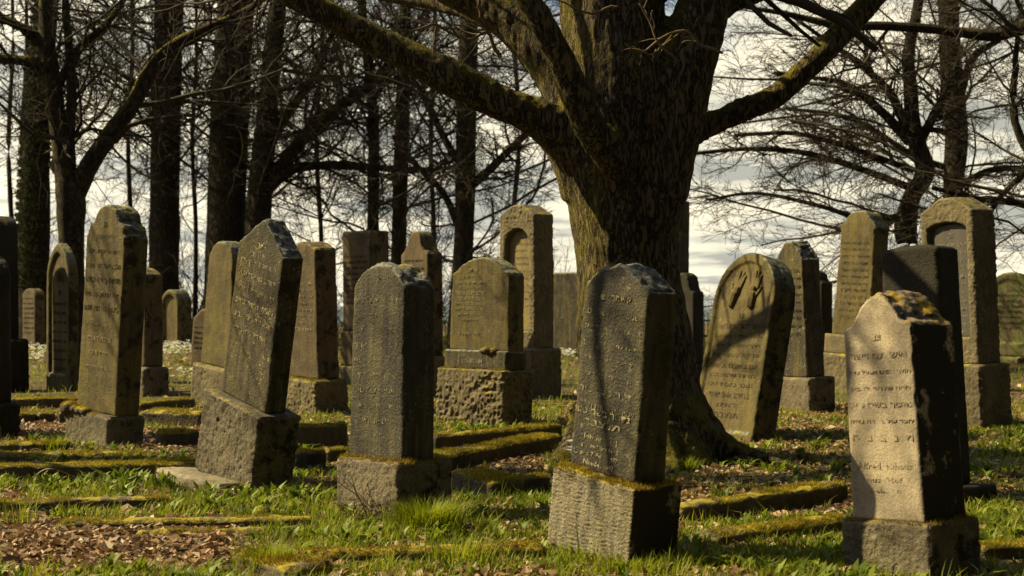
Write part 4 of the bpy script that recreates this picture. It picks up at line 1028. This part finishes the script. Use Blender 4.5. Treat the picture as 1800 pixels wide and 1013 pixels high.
T('leaning tree with long side limbs above the leaning grey gravestone', 36.0, [
    [(450, 560, 25), (453, 400, 23), (460, 300, 21), (470, 200, 18), (480, 90, 16), (492, -30, 14), (505, -220, 9)],
    [(458, 330, 14), (500, 285, 12), (552, 222, 11), (610, 178, 10), (660, 140, 8), (720, 60, 5), (760, 0, 3)],
    [(460, 345, 11), (505, 302, 10), (560, 291, 8), (640, 293, 7), (740, 300, 5), (820, 290, 3)],
    [(462, 280, 9), (500, 210, 8), (540, 150, 7), (570, 90, 5), (600, 20, 3)]], 25, 13, zr=(0.3, 0.68))
T('slender trunk above the red pillar gravestone', 35.5, [[(655, 560, 11), (656, 400, 10), (657, 250, 10), (652, 150, 9), (640, 60, 8), (632, -60, 7), (625, -220, 4)], [(655, 180, 6), (690, 120, 5), (730, 70, 4), (760, 10, 3)]], 26, 16, zr=(0.2, 0.68), limb_len=(1.8, 3.6))
T('slim straight trunk right of the red pillar gravestone', 35.0, [[(699, 560, 15), (702, 400, 13), (706, 250, 13), (710, 100, 11), (714, -40, 10), (718, -240, 6)]], 27, 16, zr=(0.2, 0.68))
T('dark trunk with slanting limbs behind the broad ochre gravestone', 33.0, [
    [(808, 580, 22), (814, 450, 18), (818, 330, 18), (820, 200, 18), (823, 80, 17), (826, -60, 15), (830, -300, 9)],
    [(822, 300, 9), (790, 260, 7), (750, 180, 6), (720, 130, 4)], [(824, 330, 9), (870, 290, 7), (930, 230, 6), (970, 200, 4)], [(815, 420, 7), (780, 340, 6), (740, 300, 5), (690, 240, 3)]], 28, 18, zr=(0.15, 0.68))
T('curving beech behind the tall capped gravestone', 24.0, [
    [(1612, 600, 17), (1606, 470, 14), (1592, 408, 19), (1602, 350, 16), (1626, 300, 17), (1607, 235, 15), (1600, 150, 12), (1597, 90, 11), (1612, 20, 9), (1625, -80, 6), (1640, -200, 3)],
    [(1600, 250, 10), (1545, 192, 8), (1490, 150, 6), (1440, 138, 4), (1360, 128, 3)],
    [(1600, 240, 10), (1565, 165, 8), (1510, 112, 6), (1450, 70, 4), (1380, 20, 3)],
    [(1610, 265, 10), (1640, 205, 9), (1672, 150, 6), (1690, 80, 4)],
    [(1600, 330, 7), (1520, 300, 6), (1420, 270, 5), (1320, 262, 4), (1220, 270, 3)],
    [(1596, 380, 7), (1520, 385, 5), (1440, 362, 4), (1330, 340, 3), (1240, 352, 2)],
    [(1605, 300, 6), (1500, 262, 5), (1400, 235, 4), (1290, 238, 3)]], 29, 21, zr=(0.2, 0.97), limb_len=(1.8, 4.2), flat=0.18, trop=(-0.03, 0, -0.01), dens=(13, 9, 4), lean=(-1.3, 0, 0))
T('straight dark beech behind the tallest rustic gravestone', 26.0, [
    [(1678, 600, 20), (1676, 450, 18), (1675, 340, 17), (1681, 240, 20), (1672, 120, 19), (1666, 0, 18), (1660, -160, 15), (1655, -400, 8)],
    [(1688, 160, 9), (1712, 100, 7), (1755, 70, 5), (1800, 20, 3)], [(1680, 330, 7), (1740, 300, 6), (1800, 296, 5), (1880, 300, 3)],
    [(1676, 300, 6), (1600, 270, 5), (1500, 210, 4), (1380, 190, 3)]], 30, 19, zr=(0.22, 0.68), limb_len=(2.4, 5.0), flat=0.18, trop=(0, 0, -0.01), dens=(9, 8, 4))
T('beech at the right edge whose long limb crosses the top of the picture', 19.0, [
    [(1880, 620, 24), (1876, 450, 22), (1868, 300, 21), (1862, 150, 20), (1858, 0, 18), (1850, -200, 14), (1840, -420, 8)],
    [(1862, 60, 14), (1800, 50, 13), (1740, 62, 11), (1650, 52, 9), (1560, 46, 8), (1470, 44, 7), (1380, 24, 5), (1290, 10, 3)],
    [(1870, 330, 9), (1810, 270, 8), (1782, 200, 7), (1785, 120, 6), (1790, 40, 4)], [(1870, 400, 8), (1800, 360, 7), (1720, 350, 5), (1640, 330, 4)],
    [(1868, 260, 8), (1820, 290, 6), (1760, 345, 5), (1730, 400, 3)]], 31, 15, zr=(0.2, 0.68), limb_len=(2.2, 4.4), flat=0.2, trop=(0, 0, -0.01), dens=(9, 8, 4), lean=(-0.5, 0, 0))
T('slender tree closing the gap between the thick trunks', 39.0, [[(340, 600, 4.5), (345, 420, 4), (338, 250, 3.6), (346, 80, 3), (340, -120, 2)]], 32, 16, zr=(0.2, 0.68), limb_len=(1.6, 3.4))
T('thin crooked tree in the gap left of the slender trunk', 39.5, [[(560, 600, 5), (565, 430, 4.5), (556, 250, 4), (566, 80, 3.5), (572, -120, 2)]], 33, 17, zr=(0.2, 0.68), limb_len=(1.6, 3.6))
T('young tree in the gap right of the dark trunk with slanting limbs', 38.5, [[(905, 600, 5), (900, 420, 4.5), (912, 250, 4), (905, 80, 3.5), (900, -120, 2)]], 34, 17, zr=(0.2, 0.68), limb_len=(1.6, 3.6))
for k, (x, lb) in enumerate(((18, 'thinnest sapling at the extreme left'), (42, 'second sapling left of the ivy-clad trunk'), (228, 'sapling between the crooked tree and the straight trunk'), (760, 'sapling left of the dark trunk with slanting limbs'))):
    T(lb, 38.0 + k, [[(x, 600, 5), (x + 3, 420, 4.5), (x - 3, 250, 4), (x + 5, 80, 3.5), (x + 2, -80, 2.5)]], 40 + k, 9, zr=(0.25, 0.68), limb_len=(0.9, 2.0), dens=(6, 5, 2), name='sapling')
# undergrowth closing the view under the grove
def undergrowth():
    rng = np.random.default_rng(91)
    n = 380
    px = rng.uniform(-60, 1010, n); Y = rng.uniform(38.5, 43.5, n); x = (px - 900) / FPX * Y
    p = np.stack([x, Y, gz(x, Y) - 0.05], 1); L = rng.gamma(5, 0.42, n) + 0.4
    d = unit(np.stack([rng.normal(0, 0.35, n), rng.normal(0, 0.3, n), np.ones(n)], 1)); pts = [p]
    for k in range(6):
        d = unit(d + 0.14 * rng.normal(size=d.shape)); pts.append(pts[-1] + d * (L / 6)[:, None])
    A = np.stack(pts, 1); Rr = rng.uniform(0.010, 0.022, n)[:, None] * np.linspace(1, 0.4, 7)[None]
    B, Rb, nb = sprout(A, Rr, 6, rng, (25, 60), (0.25, 0.5), 0.6, 5, 0.2, (0, 0, 0.06), 0.1, 0.9, L, 0.006, 0.5)
    C, Rc, nc = sprout(B, Rb, 3, rng, (25, 60), (0.3, 0.6), 0.7, 3, 0.2, (0, 0, 0.03), 0.1, 0.9, nb, 0.0055, 0.7)
    V, Q = join([tube_mesh(A, Rr, 3), tube_mesh(B, Rb, 3), tube_mesh(C, Rc, 3)])
    tag(link('undergrowth', mk_mesh('undergrowth', V, Q), M['twig']), 'bare tangled undergrowth along the far edge of the graveyard', 'undergrowth', kind='stuff')
undergrowth()
T('bare tree just outside the left edge whose branches shade the front graves', 11.0, [
    [(-950, 840, 80), (-945, 600, 66), (-930, 300, 62), (-900, 0, 56), (-870, -400, 46), (-850, -900, 34), (-840, -1500, 18)],
    [(-925, 150, 26), (-780, -120, 21, -.5), (-560, -330, 18, -1), (-300, -480, 15, -1.1), (-60, -560, 11, -1.2), (160, -640, 6, -1.3)],
    [(-905, -50, 24), (-800, -380, 19), (-600, -640, 15), (-340, -840, 11), (-80, -980, 6)],
    [(-890, -200, 22), (-820, -560, 18), (-660, -900, 13), (-480, -1200, 7)]], 53, 16, 'bark_far', (0.34, 0.8), (3.5, 8.0), 0.7, (0, 0, 0.05), (6, 3, 1), ang=(40, 75), rmin=0.012)
# ivy on the far left trunk
def ivy():
    P, Rr = resample(lp1[0][0], lp1[0][1], 60)
    n = 5200
    i = RNG.integers(6, 34, n); az = RNG.normal(math.pi * 1.12, 0.85, n)
    c = P[i] + RNG.uniform(-0.1, 0.1, (n, 3)) * np.array([0, 0, 1])
    rad = Rr[i] * RNG.uniform(0.98, 1.22, n)
    o = np.stack([np.cos(az), np.sin(az), 0 * az], 1)
    pos = c + o * rad[:, None] - off1
    blades('ivy', pos, RNG.uniform(0.04, 0.075, n), RNG.uniform(0.04, 0.07, n), RNG.uniform(0.3, 0.9, n), RNG.random(n), 'ivy', r1, az=az + RNG.normal(0, 0.5, n))
ivy()

# ------------------------------------------------------------------ picket fence behind
def fence():
    Y = 36.0
    root = empty('picket_fence', 'low dark picket fence far behind, between the big trunk and the hands stone', 'fence', (4.9, Y, float(gz(4.9, Y)[0])))
    def box(x0, x1, y0, y1, z0, z1):
        V = np.array([(x, y, z) for z in (z0, z1) for y in (y0, y1) for x in (x0, x1)])
        return V, np.array([(0, 2, 3, 1), (4, 5, 7, 6), (0, 1, 5, 4), (2, 6, 7, 3), (0, 4, 6, 2), (1, 3, 7, 5)])
    V, Q = box(-0.016, 0.016, -0.01, 0.01, -0.05, 0.78); V[4:, 0] *= 0.5; V[4:, 2] += 0.05
    pm = mk_mesh('picket', V, Q, None, False); pm.materials.append(M['wood'])
    for k in range(42):
        o = bpy.data.objects.new('picket', pm); COL.objects.link(o); o.parent = root
        o.location = (-1.7 + k * 0.082 + random.uniform(-.012, .012), 0, random.uniform(-0.06, 0.03)); o.rotation_euler = (0, random.uniform(-0.06, 0.06), 0)
    for z in (0.2, 0.6):
        V, Q = box(-1.78, 1.80, 0.012, 0.035, z, z + 0.05); link('rail', mk_mesh('rail', V, Q, None, False), M['wood'], root)
fence()

# ------------------------------------------------------------------ ground cover
def blocked(x, y, pad=0.015):
    b = np.zeros(len(x), bool)
    for (cx, cy, th, ox, oy, hw, hd) in BLOCK:
        dx, dy = x - cx, y - cy
        u = dx * math.cos(th) + dy * math.sin(th) - ox; v = -dx * math.sin(th) + dy * math.cos(th) - oy
        b |= (np.abs(u) < hw + pad) & (np.abs(v) < hd + pad)
    return b
ZONES = [  # picture regions of the plots: x0, y0, x1, y1, share of green
    (0, 893, 430, 1013, 0.10), (0, 838, 350, 872, 0.75), (90, 880, 560, 915, 0.85), (430, 868, 600, 955, 0.92), (410, 955, 960, 1013, 0.62),
    (600, 860, 965, 958, 0.85), (1195, 915, 1490, 1013, 0.92), (960, 960, 1200, 1013, 0.95), (1370, 690, 1500, 840, 0.52), (1195, 880, 1490, 918, 0.18),
    (1700, 880, 1800, 1013, 0.7), (1700, 730, 1800, 880, 0.62), (25, 733, 120, 772, 0.0), (250, 756, 350, 806, 0.0), (520, 812, 600, 862, 0.42),
    (1190, 800, 1490, 880, 0.45), (770, 800, 960, 838, 0.3), (930, 690, 1010, 745, 0.75), (0, 845, 40, 893, 0.3)]
def green(x, y):
    px, py = to_px(x, y)
    P = np.stack([x, y, 0 * x], 1)
    g = np.where(y > 17, 0.8, 0.6) + 0 * x
    for (a, b, c, d, s) in ZONES:
        k = (px >= a) & (px < c) & (py >= b) & (py < d); g[k] = s
    return g + 0.42 * fbm(P * 1.5, 3, 51)
def area(n, y0, y1, margin=1.15):
    """points on the ground between two distances, evenly spread over the ground"""
    y = np.sqrt(RNG.uniform(y0 ** 2, y1 ** 2, n)); x = RNG.uniform(-1, 1, n) * y * (900 / FPX) * margin
    return x, y
def put(x, y): return np.stack([x, y, gz(x, y)], 1)
def grass():
    G = []
    for (n, y0, y1, hs) in ((110000, 5.3, 9, 1.0), (75000, 9, 16, 1.0), (46000, 16, 46, 1.4)):
        x, y = area(n, y0, y1); g = green(x, y)
        clump = vn(np.stack([x * 9, y * 9, 0 * x], 1), 61)
        k = (RNG.random(n) < np.clip((g - 0.22) * 1.9 + 0.6 * clump, 0, 1)) & ~blocked(x, y)
        x, y, g, clump = x[k], y[k], g[k], clump[k]
        h = RNG.gamma(4, 0.0085, len(x)) * hs * (0.75 + 0.5 * np.clip(g, 0, 1)) * (1 + 0.5 * clump) + 0.012
        G.append((x, y, h))
    x, y, h = [np.concatenate(c) for c in zip(*G)]
    n = len(x); P = put(x, y); P[:, 2] -= 0.005
    w = RNG.uniform(0.003, 0.0065, n) * np.maximum(1, y / 9)
    rnd = np.clip(0.45 + 0.35 * fbm(np.stack([x, y, 0 * x], 1) * 2.2, 2, 5) + RNG.normal(0, 0.2, n), 0, 1)
    tag(blades('grass', P, h, w, RNG.uniform(0.1, 1.0, n), rnd, 'grass'), 'short green grass growing between the graves', 'grass', kind='stuff')
grass()
def weeds():
    """rosettes of broad leaves in the plots"""
    n = 5200
    x, y = area(n, 5.4, 13); g = green(x, y)
    k = (RNG.random(n) < np.clip((g - 0.35) * 1.6, 0, 1)) & ~blocked(x, y, 0.03)
    x, y = x[k], y[k]; m = RNG.integers(4, 9, len(x)); i = np.repeat(np.arange(len(x)), m); n = len(i)
    size = RNG.uniform(0.04, 0.105, len(x))[i]
    X, Y = x[i] + RNG.normal(0, 0.012, n), y[i] + RNG.normal(0, 0.012, n)
    P = put(X, Y)
    tag(blades('broad_leaved_weeds', P, size * RNG.uniform(0.7, 1.15, n), size * RNG.uniform(0.22, 0.36, n), RNG.uniform(0.4, 1.25, n), np.clip(RNG.random(len(x))[i] * 0.7 + RNG.uniform(0, 0.3, n), 0, 1), 'weed', bend=0.9), 'broad-leaved weeds scattered among the graves', 'weeds', kind='stuff')
    # row of larger dock-like plants in the strip at the left
    spots = [(a, b) for a, b in zip(RNG.uniform(0, 345, 46), RNG.uniform(842, 868, 46))] + [(1262, 902), (1272, 905), (1180, 812)] + [(a, b) for a, b in zip(RNG.uniform(350, 560, 22), RNG.uniform(872, 908, 22))]
    V = []
    for (a, b) in spots:
        q = at(a, b, dist(b)); mm = random.randint(5, 9); V += [(q[0] + random.gauss(0, .02), q[1] + random.gauss(0, .02), random.uniform(0.07, 0.13)) for _ in range(mm)]
    V = np.array(V); n = len(V)
    tag(blades('dock_leaves', put(V[:, 0], V[:, 1]), V[:, 2], V[:, 2] * RNG.uniform(0.2, 0.32, n), RNG.uniform(0.3, 1.0, n), RNG.random(n), 'weed', bend=0.8), 'upright broad leaves growing in rows behind the lower kerbs', 'weeds', kind='stuff')
weeds()
def litter():
    n0 = []
    for (n, y0, y1) in ((62000, 5.3, 9), (52000, 9, 16), (26000, 16, 34)):
        x, y = area(n, y0, y1); g = green(x, y)
        k = (RNG.random(n) < np.clip(1.12 - g * 1.05, 0.07, 1)) & ~blocked(x, y, 0.0)
        n0.append((x[k], y[k]))
    x, y = [np.concatenate(c) for c in zip(*n0)]; n = len(x)
    P = put(x, y); P[:, 2] += RNG.uniform(0.002, 0.022, n)
    s = RNG.gamma(6, 0.0034, n) * np.maximum(1, y / 13)
    az = RNG.uniform(0, 2 * np.pi, n); t1 = RNG.normal(0, 0.45, n); t2 = RNG.normal(0, 0.45, n)
    d = np.stack([np.cos(az) * np.cos(t1), np.sin(az) * np.cos(t1), np.sin(t1)], 1)
    e = np.stack([-np.sin(az) * np.cos(t2), np.cos(az) * np.cos(t2), np.sin(t2)], 1)
    u = np.cross(d, e); s = s[:, None]; curl = RNG.uniform(-0.1, 0.5, n)[:, None]
    V = np.stack([P - d * s, P - d * s * 0.1 + e * s * 0.62 + u * s * curl, P + d * s * 1.05 + u * s * curl * 0.5, P - d * s * 0.1 - e * s * 0.62 + u * s * curl], 1)
    V[:, :, 2] = np.maximum(V[:, :, 2], gz(V[:, :, 0].ravel(), V[:, :, 1].ravel()).reshape(n, 4) + 0.002)
    V = V.reshape(-1, 3); b = np.arange(n)[:, None] * 4
    T = np.concatenate([b + np.array([[0, 1, 2]]), b + np.array([[0, 2, 3]])])
    tag(link('leaf_litter', mk_mesh('leaf_litter', V, None, T, False, np.repeat(RNG.random(n), 4)), M['litter']), 'brown dead leaves lying between the graves', 'leaf litter', kind='stuff')
litter()
def flowers():
    out = []
    for (x0, y0, x1, y1, n) in ((282, 612, 345, 632, 200), (50, 616, 85, 640, 90), (985, 625, 1012, 638, 60), (270, 662, 345, 685, 40), (1000, 820, 1010, 830, 8)):
        px, py = RNG.uniform(x0, x1, n), RNG.uniform(y0, y1, n); d = dist(py)
        out.append(np.stack([(px - 900) / FPX * d, d], 1))
    q = np.concatenate(out); n = len(q)
    P = put(q[:, 0], q[:, 1]); P[:, 2] += RNG.uniform(0.10, 0.2, n)
    a = np.arange(6) * np.pi / 3
    r = RNG.uniform(0.022, 0.04, n)[:, None, None]
    ring = np.stack([np.cos(a), np.sin(a), 0.35 + 0 * a], 1)[None] * r * (1 + 0.2 * RNG.normal(size=(n, 6, 1)))
    V = np.concatenate([P[:, None], P[:, None] + ring], 1).reshape(-1, 3)
    b = np.arange(n)[:, None] * 7
    T = np.concatenate([b + np.array([[0, 1 + i, 1 + (i + 1) % 6]]) for i in range(6)])
    tag(link('wood_anemones', mk_mesh('wood_anemones', V, None, T, False, np.repeat(RNG.random(n), 7)), M['flower']), 'white spring flowers carpeting the ground far back at the left', 'flowers', kind='stuff')
flowers()
def tuft(label, px, py, n, h, spread, name='grass_tuft', mat='grass', lean=(0.2, 0.9)):
    c = at(px, py, dist(py))
    P = np.stack([RNG.normal(0, spread, n), RNG.normal(0, spread * 0.8, n), np.zeros(n)], 1); P[:, 2] = gz(P[:, 0] + c[0], P[:, 1] + c[1]) - 0.005
    o = blades(name, P, RNG.uniform(0.5, 1.1, n) * h, RNG.uniform(0.003, 0.005, n), RNG.uniform(*lean, n), np.clip(RNG.normal(0.5, 0.2, n), 0, 0.84), mat, None, 0.8, az=np.arctan2(P[:, 1], P[:, 0]) + RNG.normal(0, 0.7, n))
    o.location = (c[0], c[1], 0); tag(o, label, 'grass')
tuft('big dense green grass tuft in front of the round-topped dark stone', 752, 938, 1500, 0.20, 0.075)
tuft('spiky grass tuft at the bottom below the front kerb', 470, 1000, 420, 0.15, 0.06)
tuft('grass tuft by the front kerb left of the tooled plinth', 800, 985, 420, 0.13, 0.09)
tuft('grass tuft at the foot of the tooled plinth', 1110, 1004, 500, 0.10, 0.11)
tuft('small grass tuft behind the tooled plinth at the root of the big tree', 1205, 822, 260, 0.13, 0.05)
tuft('grass tuft beside the kerb under the tall ochre stone', 100, 792, 160, 0.15, 0.05)
tuft('grass tuft at the left edge among dead leaves', 30, 925, 60, 0.2, 0.04)
# dry bramble in front of the round-topped stone
def bramble():
    rng = np.random.default_rng(77)
    c = at(655, 922, dist(922)); off = np.array([c[0], c[1], 0.0])
    n = 20
    P = [np.stack([rng.normal(0, 0.06, n), rng.normal(0, 0.03, n), np.zeros(n)], 1)]
    d = unit(np.stack([rng.normal(0, 0.6, n), rng.normal(-0.1, 0.3, n), np.full(n, 0.9)], 1)); L = rng.uniform(0.1, 0.36, n)
    for s in range(6):
        d = unit(d + 0.25 * rng.normal(size=d.shape) + np.array([0, 0, -0.12])); P.append(P[-1] + d * (L / 6)[:, None])
    A = np.stack(P, 1); Rr = np.tile(np.linspace(0.0045, 0.002, 7), (n, 1))
    B, Rb, _ = sprout(A, Rr, 5, rng, (30, 70), (0.3, 0.6), 0.7, 5, 0.25, (0, 0, 0), 0.2, 1, None, 0.0015, 0.6)
    V, Q = join([tube_mesh(A, Rr, 4), tube_mesh(B, Rb, 3)])
    o = link('dry_bramble', mk_mesh('dry_bramble', V, Q), M['twig_near']); o.location = c
    o.location.z = 0
    tag(o, 'dry leafless bramble at the plinth of the dark round-topped stone', 'bramble')
bramble()
def stick(label, pts, r):
    P = np.array([at(x, y, dist(y, z)) for x, y, z in pts]); Q = catmull(P, 5)
    off = Q[0].copy(); off[2] = 0
    V, F = tube_mesh((Q - off)[None], np.linspace(r, r * 0.4, len(Q))[None], 5)
    o = link('fallen_branch', mk_mesh('fallen_branch', V, F), M['twig_near']); o.location = off
    tag(o, label, 'branch', 'fallen branches')
stick('thin arched fallen branch in front of the long thick mossy kerb', [(52, 846, 0.0), (75, 828, 0.1), (92, 825, 0.12), (115, 832, 0.08), (140, 843, 0.01)], 0.008)
stick('fallen branch at the right edge behind the pale stone', [(1725, 968, 0.01), (1755, 962, 0.04), (1800, 965, 0.01)], 0.008)
stick('forked fallen branch in the plot before the big tree roots', [(1240, 855, 0.01), (1262, 852, 0.03), (1266, 838, 0.08)], 0.006)
stick('fallen branch lying by the bright slanting mossy kerb', [(905, 792, 0.02), (915, 796, 0.03), (935, 800, 0.01)], 0.009)
stick('twiggy fallen branch near the green stone at the right edge', [(1750, 688, 0.02), (1775, 683, 0.1), (1800, 692, 0.02)], 0.012)

# ------------------------------------------------------------------ unseen spruces added to cut ambient light on the stones' shaded sides
def spruce_blocker():
    rng = np.random.default_rng(3)
    VV, TT, o = [], [], 0
    for k in range(150):
        th = math.radians(rng.uniform(48, 312)); left = math.radians(230) < th < math.radians(312)
        r = rng.uniform(21, 30) if left else rng.uniform(9.5, 18)
        H = rng.uniform(8, 11) if left else rng.uniform(12, 17)
        c = np.array([math.sin(th) * r, math.cos(th) * r, 0.0])
        n = 11
        for j in range(9):
            z0 = 0.5 + (H - 1.0) * j / 9; rad = (1 - j / 9.6) * H * 0.24 * rng.uniform(0.85, 1.1); z1 = z0 + H * 0.24
            a = np.arange(2 * n) * np.pi / n + rng.uniform(0, 3)
            rr = rad * np.where(np.arange(2 * n) % 2, 0.55, 1.0) * rng.uniform(0.85, 1.1, 2 * n)
            ring = np.stack([np.cos(a) * rr, np.sin(a) * rr, z0 - 0.15 * rr], 1) + c
            VV.append(np.concatenate([ring, [c + (0, 0, min(z1, H))]])); TT.append(np.array([[q, (q + 1) % (2 * n), 2 * n] for q in range(2 * n)]) + o); o += 2 * n + 1
        a = np.arange(6) * np.pi / 3
        b0 = np.stack([np.cos(a) * 0.16, np.sin(a) * 0.16, 0 * a - 0.2], 1) + c; b1 = b0 + (0, 0, 2.0)
        VV.append(np.concatenate([b0, b1])); TT.append(np.array([[q, (q + 1) % 6, 6 + q] for q in range(6)] + [[(q + 1) % 6, 6 + (q + 1) % 6, 6 + q] for q in range(6)]) + o); o += 12
    t = NT('spruce_needles'); v = t.coord(rand=False)
    m = t.done(t.bsdf(t.mix(t.noise(v, 6, 4), (0.02, 0.028, 0.01), (0.05, 0.06, 0.02)), 0.8))
    tag(link('spruce_blocker', mk_mesh('spruce_blocker', np.concatenate(VV), None, np.concatenate(TT), False), m), 'unseen dark spruces added to block ambient light', 'wood', kind='stuff')
spruce_blocker()
